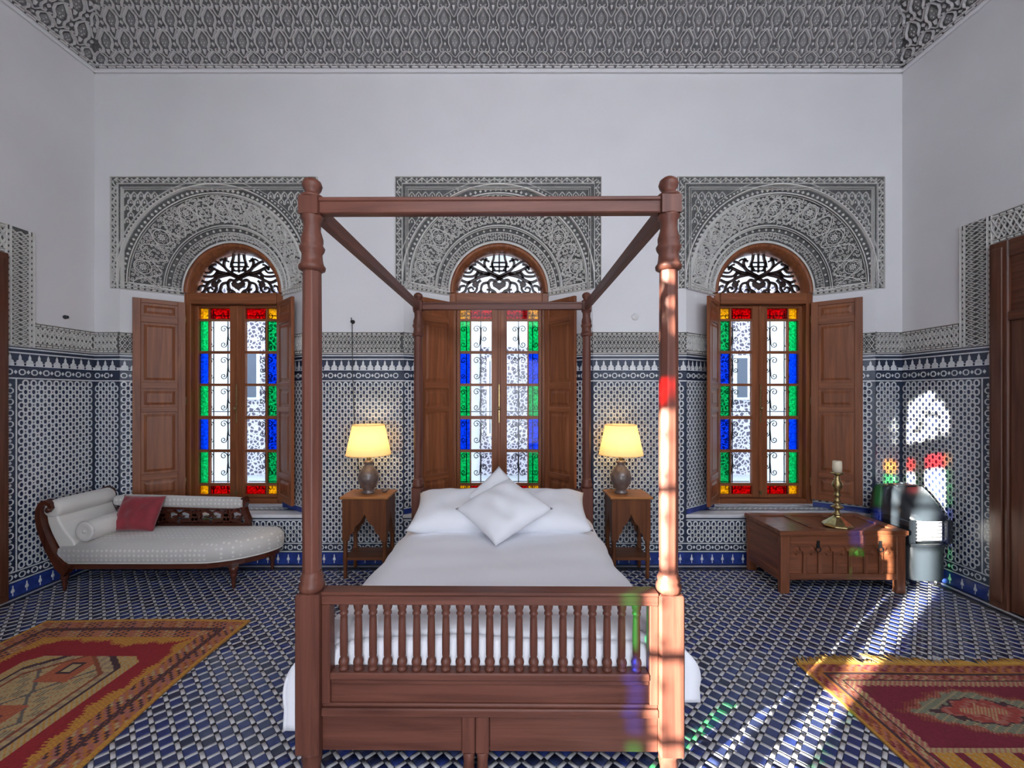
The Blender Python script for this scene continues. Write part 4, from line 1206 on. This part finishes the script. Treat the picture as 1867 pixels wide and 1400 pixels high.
def lamp(x, y, z, label):
    root = empty('table_lamp', (x, y, z)); tag(root, label, 'lamp', 'bedside table lamps')
    m = MB(); m.lathe([(.052, 0), (.060, .006), (.060, .016), (.046, .026), (.050, .04), (.080, .085), (.094, .125), (.095, .150), (.086, .185), (.062, .225), (.040, .255), (.034, .270), (.046, .285), (.040, .297), (.022, .305)], 28)
    m.build('base', M['ceramic'], root)
    m = MB(); m.lathe([(.016, .303), (.018, .325), (.012, .335), (.012, .375), (.020, .385), (.020, .43)], 14); m.build('stem', M['brass'], root)
    m = MB(); m.lathe([(.004, .43), (.028, .455), (.033, .485), (.024, .515), (.004, .525)], 14); bm_ = m.build('bulb', BULB, root)
    m = MB(); z0, z1, r0, r1 = .358, .630, .200, .142; n = 40
    vs = [(r * math.cos(2 * PI * k / n), r * math.sin(2 * PI * k / n), zz) for (r, zz) in ((r0, z0), (r1, z1)) for k in range(n)]
    m.add(vs, [(k, (k + 1) % n, n + (k + 1) % n, n + k) for k in range(n)], 0, True)
    sh = m.build('shade', M['shade'], root)
    for (r, zz) in ((r0, z0), (r1, z1)):
        m = MB(); m.tube([(r * math.cos(2 * PI * k / n), r * math.sin(2 * PI * k / n), zz) for k in range(n + 1)], .003, 6); m.build('shade_trim', M['shade'], sh)
    m = MB()
    for k in range(3):
        a = 2 * PI * k / 3; m.tube([(.012 * math.cos(a), .012 * math.sin(a), .60), (r1 * math.cos(a), r1 * math.sin(a), .625)], .002, 5)
    m.tube([(0, 0, .52), (0, 0, .61)], .004, 6); m.build('shade_holder', M['brass'], root)
    L = bpy.data.lights.new('bulb_light', 'POINT'); L.energy = LAMP_W; L.color = (1.0, .74, .42); L.shadow_soft_size = .045
    lo = bpy.data.objects.new('bulb_light', L); lo.location = (0, 0, .49); lo.parent = root; col.objects.link(lo)
LAMP_W = 6.0
BULB = bpy.data.materials.new('lit_bulb'); BULB.use_nodes = True
_nt = BULB.node_tree; _nt.nodes.clear(); _o = _nt.nodes.new('ShaderNodeOutputMaterial'); _t = _nt.nodes.new('ShaderNodeBsdfTransparent'); _t.inputs[0].default_value = (1, .95, .85, 1); _nt.links.new(_t.outputs[0], _o.inputs[0])
lamp(-1.305, 3.870, ZN, 'table lamp with cream shade, cord running up the wall behind it')
lamp(1.022, 3.870, ZN, 'table lamp with cream shade beside the sunlit bedpost')
dish = MB(); dish.lathe([(.010, 0), (.020, .004), (.030, .016), (.032, .026), (.028, .026), (.018, .010), (.0, .008)], 16, caps=False)
dish.tube([(.028, 0, .020), (.046, 0, .034)], .004, 6)
o = dish.build('dish', M['ceramic']); o.location = (-1.165, 3.90, ZN); tag(o, 'tiny dark dish on the nightstand beside the lamp', 'dish')
# cord and hook above the lamp, small wall fittings
root = empty('wall_hook', (-1.518, YB, 2.345)); tag(root, 'black wall hook with a thin dark cord hanging to the lamp', 'hook')
m = MB(); m.lathe([(.018, 0), (.020, .006), (.010, .016), (.010, .030), (.016, .034), (.010, .042)], 12, T=Matrix.Rotation(PI / 2, 4, 'X')); m.tube([(0, -.03, 0), (0, -.045, .01), (0, -.048, .035)], .005, 6); m.build('hook', M['iron'], root)
m = MB(); m.tube([(0, -.028, -.01), (.001, -.022, -.4), (.012, -.022, -.8), (.03, -.022, -1.18), (.07, -.025, -1.45)], .0035, 6); m.build('cord', M['cord'], root)
root = empty('wall_fitting', (1.21, YB, 2.398)); tag(root, 'small round white fitting on the wall above the nightstand lamp', 'wall fitting')
m = MB(); m.lathe([(.036, 0), (.036, .008), (.028, .016), (.014, .018), (.012, .026), (.0, .028)], 20, T=Matrix.Rotation(PI / 2, 4, 'X')); m.build('fitting_plate', M['white_plastic'], root)
root = empty('wall_fitting', (XL, 3.787, 2.343)); tag(root, 'small dark bracket on the plaster above the chaise longue', 'wall fitting')
m = MB(); m.lathe([(.018, 0), (.018, .008), (.010, .014), (.010, .022), (.014, .026)], 14, T=Matrix.Rotation(PI / 2, 4, 'Y')); m.build('bracket_plate', M['grey_metal'], root)

# ================================================================== CHAISE LONGUE
ch = empty('chaise_longue', (-3.0, 3.74, 0)); tag(ch, 'cream damask chaise longue with dark carved wooden frame under the window', 'chaise longue')
OX, OY = -3.0, 3.74
def W(x, y, z=0): return (x - OX, y - OY, z)
# seat outline in plan (world), counter-clockwise
def seat_outline(ins=0.0):
    x0, x1, y0, y1 = -3.745, -2.105, 3.475, 4.000
    pts = [(x0, y0), (-3.3, y0), (-2.85, y0), (-2.62, y0 + .004)]
    for k in range(1, 9):
        a = -PI / 2 + (PI / 2) * k / 8
        pts.append((x1 - .50 + .50 * abs(math.cos(a)) ** 1.15, y0 + .40 - .40 * abs(math.sin(a)) ** 1.15))
    pts += [(x1 - .015, y1 - .07), (x1 - .06, y1 - .015), (x1 - .20, y1), (-2.85, y1), (-3.3, y1), (x0, y1)]
    cx_, cy_ = (x0 + x1) / 2, (y0 + y1) / 2
    return [(cx_ + (x - cx_) * (1 - ins / .82), cy_ + (y - cy_) * (1 - ins / .2625)) for x, y in pts]
m = MB()
lay = [(.02, .235), (.0, .250), (-.006, .310), (.0, .365), (.03, .398), (.08, .416), (.16, .426)]
rings = [[W(x, y, z) for x, y in seat_outline(i)] for i, z in lay]; nn = len(rings[0])
vs = [p for r in rings for p in r]; fs = [(i * nn + k, i * nn + (k + 1) % nn, (i + 1) * nn + (k + 1) % nn, (i + 1) * nn + k) for i in range(len(lay) - 1) for k in range(nn)]
m.add(vs, fs, 0, True); m.add(rings[-1], [tuple(range(nn))], 0, True); m.add(rings[0], [tuple(reversed(range(nn)))])
m.build('seat', M['damask'], ch)
m = MB(); r0 = [W(x, y)[:2] for x, y in seat_outline(.022)]; m.prism(r0, .185, .236, axis='z'); m.build('seat_frame', M['mahog_x'], ch, bevel=.006)
m = MB(); m.tube([W(x, y, .244) for x, y in seat_outline(.004)[:14]], .006, 6); m.build('piping', M['satin'], ch)
# scrolled head end
prof_in = [(-3.600, .30), (-3.605, .36), (-3.640, .43), (-3.700, .50), (-3.745, .57), (-3.765, .62)]
prof_out = [(-3.862, .64), (-3.850, .57), (-3.820, .49), (-3.780, .41), (-3.735, .33), (-3.700, .26), (-3.640, .22)]
poly = prof_in + [(-3.775, .665), (-3.845, .665)] + prof_out
m = MB(); m.prism([W(x, 0, z)[0::2] for x, z in poly], 3.492 - OY, 3.985 - OY); m.build('head_rest', M['satin'], ch, bevel=.02, seg=3)
m = MB()
n = 20; R0 = .074
cxr, czr = -3.812, .690
lay = [(3.482, .045), (3.486, .064), (3.50, R0), (3.62, R0 + .003), (3.85, R0 + .002), (3.975, R0), (3.992, .062), (3.996, .04)]
vs = [W(cxr + r * math.cos(2 * PI * k / n), y, czr + r * math.sin(2 * PI * k / n)) for y, r in lay for k in range(n)]
m.add(vs, [(i * n + k, i * n + (k + 1) % n, (i + 1) * n + (k + 1) % n, (i + 1) * n + k) for i in range(len(lay) - 1) for k in range(n)], 0, True)
m.add(vs[:n], [tuple(range(n))]); m.add(vs[-n:], [tuple(range(n))])
m.build('head_roll', M['satin'], ch)
fr = [(-3.66, .18), (-3.72, .225), (-3.775, .30), (-3.815, .38), (-3.850, .46), (-3.880, .54), (-3.897, .62), (-3.895, .69), (-3.875, .735), (-3.840, .752), (-3.805, .735), (-3.795, .705), (-3.81, .685), (-3.828, .695)]
for yy, nm in ((3.476, 'scroll_frame'), (3.978, 'scroll_frame')):
    m = MB(); f = lambda u, v, h, yy=yy: W(u, yy + .028 - h, v)
    m.ribbon(fr, .085, .046, f, 0, w_end=.032, taper=.75); m.ribbon(fr[:4], .13, .04, f, 0, w_end=.07, taper=.8)
    m.ribbon(list(fr), .075, -.02, f, 0, w_end=.03, taper=.9)
    m.lathe([(.022, 0), (.024, .008), (.016, .016), (0, .018)], 14, T=Matrix.Translation(W(-3.812, yy - .012, .690)) @ Matrix.Rotation(PI / 2, 4, 'X'), caps=False)
    m.build(nm, M['mahog_z'], ch)
# back rail with padded top and pierced carving
m = MB()
nb = 14
def back_x(t): return lerp(-3.72, -2.515, t)
rings = []
for k in range(nb + 1):
    t = k / nb; x = back_x(t); zc = .632 + .012 * math.cos(t * PI) * 1
    h = .056 * (1 if 0 < k < nb else .8)
    rings.append([W(x, 3.972 + .040 * math.cos(a), zc + h * math.copysign(abs(math.sin(a)) ** .7, math.sin(a))) for a in [2 * PI * q / 12 for q in range(12)]])
vs = [p for r in rings for p in r]
m.add(vs, [(i * 12 + k, i * 12 + (k + 1) % 12, (i + 1) * 12 + (k + 1) % 12, (i + 1) * 12 + k) for i in range(nb) for k in range(12)], 0, True); m.add(rings[0], [tuple(range(12))]); m.add(rings[-1], [tuple(range(12))])
m.build('back_pad', M['damask'], ch)
m = MB(); f = lambda u, v, h: W(u, 3.99 - h, v)
m.box(*[c for c in (-3.72 - OX, -2.50 - OX)], 3.955 - OY, 3.992 - OY, .560, .582); m.box(-3.72 - OX, -2.50 - OX, 3.955 - OY, 3.992 - OY, .390, .432)
xx = -3.28
for k in range(3):
    x = xx + k * .30
    for s in (-1, 1):
        m.ribbon([(x, .50), (x + s * .05, .53), (x + s * .10, .545), (x + s * .15, .52), (x + s * .13, .485), (x + s * .09, .49)], .034, .03, f, 0, w_end=.016, taper=.7)
        m.ribbon([(x + s * .005, .47), (x + s * .06, .455), (x + s * .14, .445)], .036, .03, f, 0, taper=.7)
        m.ribbon([(x + s * .02, .44), (x + s * .045, .49), (x + s * .03, .55)], .026, .028, f, 0, taper=.7)
    m.plate([(x - .03, .43), (x + .03, .43), (x + .04, .49), (x, .56), (x - .04, .49)], .03, f, 0)
m.ribbon([(-2.515, .675), (-2.500, .63), (-2.518, .58), (-2.500, .52), (-2.475, .46), (-2.480, .40), (-2.46, .36)], .050, .045, f, 0, taper=.8)
m.ribbon([(-2.515, .675), (-2.500, .63), (-2.518, .58), (-2.500, .52), (-2.475, .46), (-2.480, .40), (-2.46, .36)], .046, -.008, f, 0, taper=.9)
m.build('back_carving', M['mahog_x'], ch)
leg = MB(); leg.lathe([(.008, 0), (.014, .012), (.012, .03), (.020, .055), (.016, .075), (.026, .105), (.030, .125), (.024, .14), (.036, .155), (.038, .19)], 14)
leg_me = leg.mesh('leg', M['mahog_z'])
for x, y in ((-3.735, 3.520), (-2.345, 3.560), (-3.735, 3.950), (-2.235, 3.945)):
    o = link('leg', leg_me, ch); o.location = W(x, y)
for ya, yb in ((3.480, 3.560), (3.91, 3.985)):
    m = MB(); m.box(-3.80 - OX, -3.68 - OX, ya - OY, yb - OY, .18, .30); m.build('head_block', M['mahog_z'], ch, bevel=.02, seg=2)
# bolster and red cushion lying on it
bo = empty('bolster', (-3.540, 3.72, .500)); tag(bo, 'cream satin bolster lying against the chaise longue head', 'bolster'); bo.rotation_euler = (0, 0, rd(-4))
m = MB(); n = 24; lay = [(-.215, .030), (-.222, .060), (-.218, .078), (-.205, .084), (0, .087), (.205, .084), (.218, .078), (.222, .06), (.215, .03)]
vs = [(r * math.cos(2 * PI * k / n), y, r * math.sin(2 * PI * k / n)) for y, r in lay for k in range(n)]
m.add(vs, [(i * n + k, i * n + (k + 1) % n, (i + 1) * n + (k + 1) % n, (i + 1) * n + k) for i in range(len(lay) - 1) for k in range(n)], 0, True); m.add(vs[:n], [tuple(range(n))]); m.add(vs[-n:], [tuple(range(n))])
m.build('bolster_body', M['satin'], bo)
for y in (-.210, .210):
    m = MB(); m.tube([(.083 * math.cos(2 * PI * k / n), y, .083 * math.sin(2 * PI * k / n)) for k in range(n + 1)], .005, 6); m.build('piping', M['damask'], bo)
m = MB(); m.lathe([(.0, .008), (.014, .004), (.016, 0)], 12, T=Matrix.Translation((0, -.218, 0)) @ Matrix.Rotation(PI / 2, 4, 'X'), caps=False); m.build('button', M['damask'], bo)
rc = cushion_mesh('cushion', .345, .32, .12, M['red_cloth'], seed=9, pinch=.04)
o = put('cushion', rc, (-3.355, 3.790, .573), (0, 0, 0), 'crimson cushion leaning on the cream chaise longue', 'cushion')
o.rotation_mode = 'QUATERNION'; o.rotation_quaternion = (Matrix.Rotation(rd(3), 3, 'Y') @ Matrix.Rotation(rd(8), 3, 'Z') @ Matrix.Rotation(rd(62), 3, 'X')).to_quaternion()

# ================================================================== CHEST, CANDLESTICK, CANDLE
CX0, CX1, CY0, CY1, CZ = 2.232, 3.262, 3.456, 3.965, .524
cc = ((CX0 + CX1) / 2, (CY0 + CY1) / 2)
chest = empty('chest', (cc[0], cc[1], 0)); tag(chest, 'carved wooden chest with panelled lid and arcaded front', 'chest')
w, d = (CX1 - CX0) / 2, (CY1 - CY0) / 2
for sx in (-1, 1):
    for sy in (-1, 1):
        m = MB(); m.box(min(sx * w, sx * (w - .075)), max(sx * w, sx * (w - .075)), min(sy * d, sy * (d - .045)), max(sy * d, sy * (d - .045)), 0, CZ - .050); m.build('corner_post', M['chest_z'], chest, bevel=.005)
for sy in (-1, 1):
    m = MB(); m.box(-w + .075, w - .075, sy * d - sy * .030 - .012, sy * d - sy * .030 + .012, .115, CZ - .05); m.build('back_board' if sy > 0 else 'front_board', M['chest_x'], chest)
for sx in (-1, 1):
    m = MB(); m.box(sx * (w - .018) - .012, sx * (w - .018) + .012, -d + .045, d - .045, .10, CZ - .05); m.build('side_board', M['chest_y'], chest)
    for za, zb in ((.10, .17), (CZ - .12, CZ - .05)):
        m = MB(); m.box(sx * (w - .004) - .006, sx * (w - .004) + .006, -d + .045, d - .045, za, zb); m.build('side_rail', M['chest_y'], chest, bevel=.003)
m = MB(); m.box(-w + .075, w - .075, -d, -d + .035, .115, .165); m.build('front_rail', M['chest_x'], chest, bevel=.004)
m = MB(); m.box(-w + .075, w - .075, -d, -d + .035, CZ - .115, CZ - .05); m.build('front_rail', M['chest_x'], chest, bevel=.004)
na = 7; aw = (2 * w - .15) / na
for k in range(na):
    x0 = -w + .075 + k * aw
    zt = CZ - .115; a = aw / 2 - .014; xc = x0 + aw / 2
    arch = [(xc - aw / 2, zt), (xc - aw / 2, zt - .085), (xc - a, zt - .085), (xc - a * .92, zt - .06), (xc - a * .55, zt - .055), (xc - a * .45, zt - .030), (xc, zt - .012), (xc + a * .45, zt - .030), (xc + a * .55, zt - .055), (xc + a * .92, zt - .06), (xc + a, zt - .085), (xc + aw / 2, zt - .085), (xc + aw / 2, zt)]
    m = MB(); m.prism(arch, -d + .004, -d + .022); m.build('arch_panel', M['chest_x'], chest)
    m = MB(); m.plate([(xc - .022, zt - .075), (xc, zt - .10), (xc + .022, zt - .075), (xc, zt - .050)], .012, lambda u, v, h: (u, -d + .018 - h, v), 0, inset=.5); m.build('carved_boss', M['chest_z'], chest)
    if k:
        m = MB(); m.box(x0 - .016, x0 + .016, -d + .003, -d + .022, .165, zt - .085); m.build('muntin', M['chest_z'], chest, bevel=.003)
# lid: frame with three sunk panels
lz0, lz1 = CZ - .050, CZ
m = MB(); W0, D0 = w + .014, d + .012
for (xa, xb, ya, yb) in ((-W0, W0, -D0, -D0 + .075), (-W0, W0, D0 - .075, D0), (-W0, -W0 + .085, -D0 + .075, D0 - .075), (W0 - .085, W0, -D0 + .075, D0 - .075), (-.205, -.145, -D0 + .075, D0 - .075), (.145, .205, -D0 + .075, D0 - .075)):
    m.box(xa, xb, ya, yb, lz0 + .012, lz1)
lid = m.build('lid', M['chest_x'], chest, bevel=.004)
for xa, xb in ((-W0 + .085, -.205), (-.145, .145), (.205, W0 - .085)):
    m = MB(); m.box(xa, xb, -D0 + .075, D0 - .075, lz0 + .010, lz1 - .014); m.build('lid_panel', M['chest_y'], lid)
m = MB(); m.box(-W0 + .008, W0 - .008, -D0 + .008, D0 - .008, lz0, lz0 + .012); m.build('lid_moulding', M['chest_x'], lid, bevel=.004)
for x in (-.21, .30):
    m = MB(); T = Matrix.Translation((x, -d - .004, CZ - .125)); m.tube([(x + .020 * math.cos(a), -d - .006, CZ - .155 + .020 * math.sin(a)) for a in [2 * PI * k / 12 for k in range(13)]], .004, 6)
    m.box(x - .012, x + .012, -d - .004, -d + .002, CZ - .145, CZ - .085); m.build('hasp', M['iron'], chest)
cs = empty('candlestick', (2.795, 3.585, CZ)); tag(cs, 'tall turned brass candlestick standing on the wooden chest', 'candlestick')
m = MB()
m.lathe([(.112, 0), (.112, .010), (.100, .022), (.075, .042), (.050, .062), (.030, .080), (.024, .090)], 8, smooth=False); m.build('foot', M['brass'], cs, bevel=.003)
m = MB(); m.lathe([(.024, .088), (.036, .098), (.036, .106), (.018, .116), (.014, .135), (.024, .145), (.046, .158), (.046, .165), (.020, .178), (.018, .20), (.024, .21), (.024, .218), (.018, .228), (.018, .25), (.024, .258), (.024, .266),
                   (.018, .276), (.018, .298), (.026, .308), (.036, .330), (.040, .350), (.034, .372), (.020, .388), (.024, .398), (.016, .41), (.020, .43)], 18); m.build('stem', M['brass'], cs)
m = MB(); m.lathe([(.020, .430), (.030, .438), (.044, .446), (.046, .452), (.040, .455), (.034, .450), (.034, .456)], 20); m.build('drip_pan', M['brass'], cs)
cd = empty('candle', (2.795, 3.585, CZ + .456)); tag(cd, 'short cream candle on the brass candlestick', 'candle')
m = MB(); m.lathe([(.034, 0), (.0345, .05), (.033, .092), (.030, .097), (.020, .093), (.0, .091)], 20); m.build('wax', M['wax'], cd)
m = MB(); m.tube([(0, 0, .09), (.001, 0, .102), (.003, 0, .108)], .0015, 5); m.build('wick', M['cord'], cd)

# ================================================================== GAS HEATER
ht = empty('gas_heater', (3.520, 3.690, 0), rd(2)); tag(ht, 'portable black gas heater with white radiant panel in the tiled corner', 'heater')
def dplan(hw, d0, d1, n=12, k=.32):
    """D-shaped plan: flat back at y=d1, rounded front towards y=d0 (negative)"""
    pts = [(-hw, d1)]
    for i in range(n + 1):
        a = PI * i / n
        pts.append((-hw * math.copysign(abs(math.cos(a)) ** .55, math.cos(a)), lerp(d1 - .12, d0, math.sin(a) ** .55)))
    pts.append((hw, d1)); return pts
def loft(m, secs, mi=0, smooth=True, cap=True):
    n = len(secs[0][0]); vs = [(x, y, z) for pl_, z in secs for x, y in pl_]
    m.add(vs, [(i * n + k, i * n + (k + 1) % n, (i + 1) * n + (k + 1) % n, (i + 1) * n + k) for i in range(len(secs) - 1) for k in range(n)], mi, smooth)
    if cap:
        m.add(vs[:n], [tuple(range(n))], mi); m.add(vs[-n:], [tuple(range(n))], mi)
m = MB(); loft(m, [(dplan(0.1792, -.175, .19), .080), (dplan(0.1837, -.180, .19), .10), (dplan(0.1837, -.180, .19), .345), (dplan(0.1792, -.172, .19), .365)]); m.build('lower_body', M['grey_metal'], ht)
m = MB(); loft(m, [(dplan(0.1900, -.195, .195), .365), (dplan(0.1917, -.200, .195), .375), (dplan(0.1900, -.195, .195), .392)]); m.build('belt', M['black_metal'], ht)
m = MB(); loft(m, [(dplan(0.1837, -.120, .19), .392), (dplan(0.1837, -.110, .19), .590)]); m.build('radiant_housing', M['black_metal'], ht)
for s in (-1, 1):
    m = MB(); m.box(min(s * .190, s * .135), max(s * .190, s * .135), -.185, .10, .390, .590); m.build('side_cheek', M['black_metal'], ht, bevel=.012, seg=2)
for k in range(3):
    m = MB(); m.box(-.128 + k * .087, -.046 + k * .087, -.150, -.115, .405, .580); m.build('radiant_plaque', M['radiant'], ht, bevel=.004)
m = MB()
for z in (.42, .45, .48, .51, .54, .57): m.tube([(-.135, -.170, z), (-.06, -.182, z), (.06, -.182, z), (.135, -.170, z)], .003, 6)
m.build('guard', M['steel'], ht)
m = MB(); loft(m, [(dplan(0.1917, -.200, .195), .588), (dplan(0.1917, -.200, .195), .605), (dplan(0.1864, -.165, .19), .65), (dplan(0.1792, -.110, .185), .72), (dplan(0.1684, -.040, .180), .785), (dplan(0.1523, .02, .165), .822), (dplan(0.1254, .045, .15), .832)]); m.build('hood', M['grey_metal'], ht)
m = MB(); m.box(-.09, .09, .03, .12, .828, .842); m.lathe([(.018, 0), (.020, .012), (.012, .018)], 12, T=Matrix.Translation((.0, .075, .842))); m.build('control_panel', M['grey_metal'], ht, bevel=.004)
for sx in (-1, 1):
    for y in (-.08, .15):
        m = MB(); m.lathe([(.028, -.012), (.030, 0), (.028, .012)], 14, T=Matrix.Translation((sx * .13, y, .030)) @ Matrix.Rotation(PI / 2, 4, 'Y')); m.box(sx * .13 - .016, sx * .13 + .016, y - .016, y + .016, .03, .066); m.build('caster', M['steel'] if sx > 0 else M['black_metal'], ht)

# ================================================================== RUGS
def rug(name, box, pat, label, seed, wav=.012, fringe_back=True, group=None):
    x0, x1, y0, y1 = box; R = random.Random(seed); ph = [R.uniform(0, 6.28) for _ in range(6)]
    q = .0088; nu = int((x1 - x0) / q); nv = int((y1 - y0) / q)
    root = empty(name, ((x0 + x1) / 2, (y0 + y1) / 2, 0)); cx, cy = (x0 + x1) / 2, (y0 + y1) / 2
    def P(a, b_):
        x = lerp(x0, x1, a); y = lerp(y1, y0, b_)
        ex = (abs(a - .5) * 2) ** 4; ey = (abs(b_ - .5) * 2) ** 4
        x += wav * ex * math.sin(y * 4.1 + ph[0]); y += wav * ey * math.sin(x * 3.7 + ph[1])
        z = .0125 + .002 * math.sin(x * 5 + ph[2]) * math.sin(y * 4 + ph[3])
        return (x - cx, y - cy, z)
    m = MB(); m.grid(nu, nv, P, smooth=False)
    # skirt
    k0 = len(m.v); edge = [i for i in range(nu + 1)] + [j * (nu + 1) + nu for j in range(1, nv + 1)] + [nv * (nu + 1) + i for i in range(nu - 1, -1, -1)] + [j * (nu + 1) for j in range(nv - 1, 0, -1)]
    m.v += [(m.v[e][0], m.v[e][1], .0045) for e in edge]; ne = len(edge)
    for k in range(ne): m.f.append((edge[k], edge[(k + 1) % ne], k0 + (k + 1) % ne, k0 + k)); m.m.append(0); m.sm.append(False)
    me = m.mesh('pile', M['rug'])
    cols = np.ones((len(me.loops), 4), np.float32)
    L = x1 - x0; T = y1 - y0; fc = []
    for j in range(nv):
        for i in range(nu):
            fc.append(pat((i + .5) / nu * L, (j + .5) / nv * T, L, T, i, j, R))
    fc += [(.30, .15, .04)] * ne
    fc = np.array(fc, np.float32); fc *= np.random.RandomState(seed).uniform(.86, 1.12, (len(fc), 1))
    cols[:, :3] = np.repeat(fc, 4, axis=0)
    at = me.color_attributes.new('dye', 'FLOAT_COLOR', 'CORNER'); at.data.foreach_set('color', cols.ravel())
    link('pile', me, root)
    if fringe_back:
        m = MB(); n = int(L / .011)
        clump = 0
        for k in range(n):
            if k % 9 == 0: clump = R.uniform(-.06, .06); ln = R.uniform(.04, .095)
            x = x0 + (k + .5) / n * L; y = y1 + wav * math.sin(x * 3.7 + ph[1]) - .004
            l = ln * R.uniform(.8, 1.2); dx = clump + R.uniform(-.012, .012)
            m.tube([(x - cx, y - cy, .0105), (x + dx * .4 - cx, y + l * .5 - cy, .009 + R.random() * .006), (x + dx - cx, y + l - cy, .0078 + R.random() * .003)], [.0042, .0038, .0022], 4)
        m.build('fringe', M['gold_fringe'], root, kind='stuff', fixn=False)
    tag(root, label, 'rug', group)
    return root
RED = (.26, .011, .016); ORG = (.40, .135, .028); PNK = (.34, .115, .085); DRK = (.055, .022, .028); BEI = (.40, .285, .14); YEL = (.46, .22, .030); RST = (.22, .055, .022)
def pat1(u, v, L, T, i, j, R):
    e = min(u, L - u, v, T - v)
    along = u if e in (v, T - v) else v
    k = int(along / .026)
    if e < .028: return YEL if e > .012 or (i + j) % 3 else ORG
    hsh = (int(along / .018) * 7919 + int(e / .018) * 104729 + (3 if e == v else 0)) % 97
    if e < .108: return PNK if hsh < 42 else ORG if hsh < 70 else DRK if hsh < 84 else BEI if hsh < 90 else RST
    if e < .142: return DRK if (i * 3 + j) % 5 else RST
    if e < .225: return PNK if hsh < 38 else DRK if hsh < 56 else ORG if hsh < 86 else BEI
    na = math.sin(along * 9.0) * .5 + math.sin(along * 23.0 + 1.3) * .3 + math.sin(along * 61.0) * .2
    jag = .045 + .045 * na + .016 * (int(along / .009) % 2)
    if e < .228 + jag: return YEL if (i + 2 * j) % 4 else ORG
    # medallion
    x = abs(u - L / 2); y = abs(v - T / 2)
    hw, hl = .295, .745
    lim = min(hw, (hl - y) * .62) if y < hl else -1
    lim2 = hw - x
    m_ = min(hw - x, (hl - y) * .55 + (hw * .55 - x) * .45 + .0 if y > hl - .32 else 9)
    if y > hl: m_ = -1
    if m_ < -.055: return RED
    if m_ < 0: return BEI if (int(along / .009) + int(m_ * 120)) % 3 else YEL
    if m_ < .022: return DRK
    if m_ < .055: return BEI if k % 2 else (.30, .21, .13)
    if m_ < .07: return RST
    yy = (v - T / 2) % .42 - .21
    r = abs(yy) + x * 1.1
    bx = max(abs(yy) * 1.0, x * 1.3)
    if bx < .035: return BEI
    if bx < .052: return DRK
    if bx < .125: return (.36, .085, .045) if (i + j) % 5 else ORG
    if abs(r - .20) < .012: return (.12, .10, .09)
    if (int(x / .045) + int(abs(yy) / .045)) % 5 == 0 and (i % 2): return (.16, .14, .10)
    return BEI if (i * 7 + j * 3) % 11 else ORG
PUR = (.17, .012, .030); GRN = (.17, .175, .12)
def pat2(u, v, L, T, i, j, R):
    e = min(u, L - u, v, T - v)
    back = e in (v, T - v)
    along = u if back else v
    k = int(along / .028)
    if e < .020: return YEL
    hsh = (int(along / .018) * 7919 + int(e / .016) * 104729) % 97
    if e < .075: return RST if hsh < 40 else PNK if hsh < 66 else PUR if hsh < 82 else ORG
    if e < .090: return ORG
    if e < .105: return DRK
    if e < .150:
        return PNK if hsh < 45 else RST if hsh < 75 else BEI if hsh < 88 else PUR
    if e < .162: return DRK
    W_, V_ = L / 2, .365
    cyc = .60; vv = (v - .15) % cyc; pan = int((v - .15) / cyc)
    if vv > .46:   # striped yellow bar between compartments
        if vv < .485 or vv > .575: return BEI if (i + j) % 3 else PNK
        return PUR if int(u / .045) % 3 == 0 else (YEL if (i * 3 + j) % 7 else BEI)
    x = abs(u - L / 2); y = abs(vv - .235)
    jag = .010 * (int((u + v) / .018) % 2)
    if e < .195 + jag: return PNK if (i + j) % 3 else BEI
    d_ = (x / .40) ** 1.25 + (y / .160) ** 1.25 + .05 * math.sin(u * 70) + .05 * math.sin(v * 95)
    if d_ < .22: return (.36, .07, .05) if (i + j) % 2 else BEI
    if d_ < .50: return (.30, .045, .035) if (int(x / .03) + int(y / .02)) % 3 else PNK
    if d_ < .57: return DRK
    if d_ < .88: return GRN if (i * 5 + j * 3) % 7 else BEI
    if d_ < 1.02: return PNK if (i + j) % 2 else RST
    if d_ < 1.14 and (i + j) % 2: return RST
    return PUR
rug('rug', RUG1, pat1, 'red rug with beige hexagonal medallion and orange border near the chaise', 21, fringe_back=False)
rug('rug', RUG2, pat2, 'red fringed rug with grey-green diamond medallion lying in the sun streaks', 22, wav=.008)
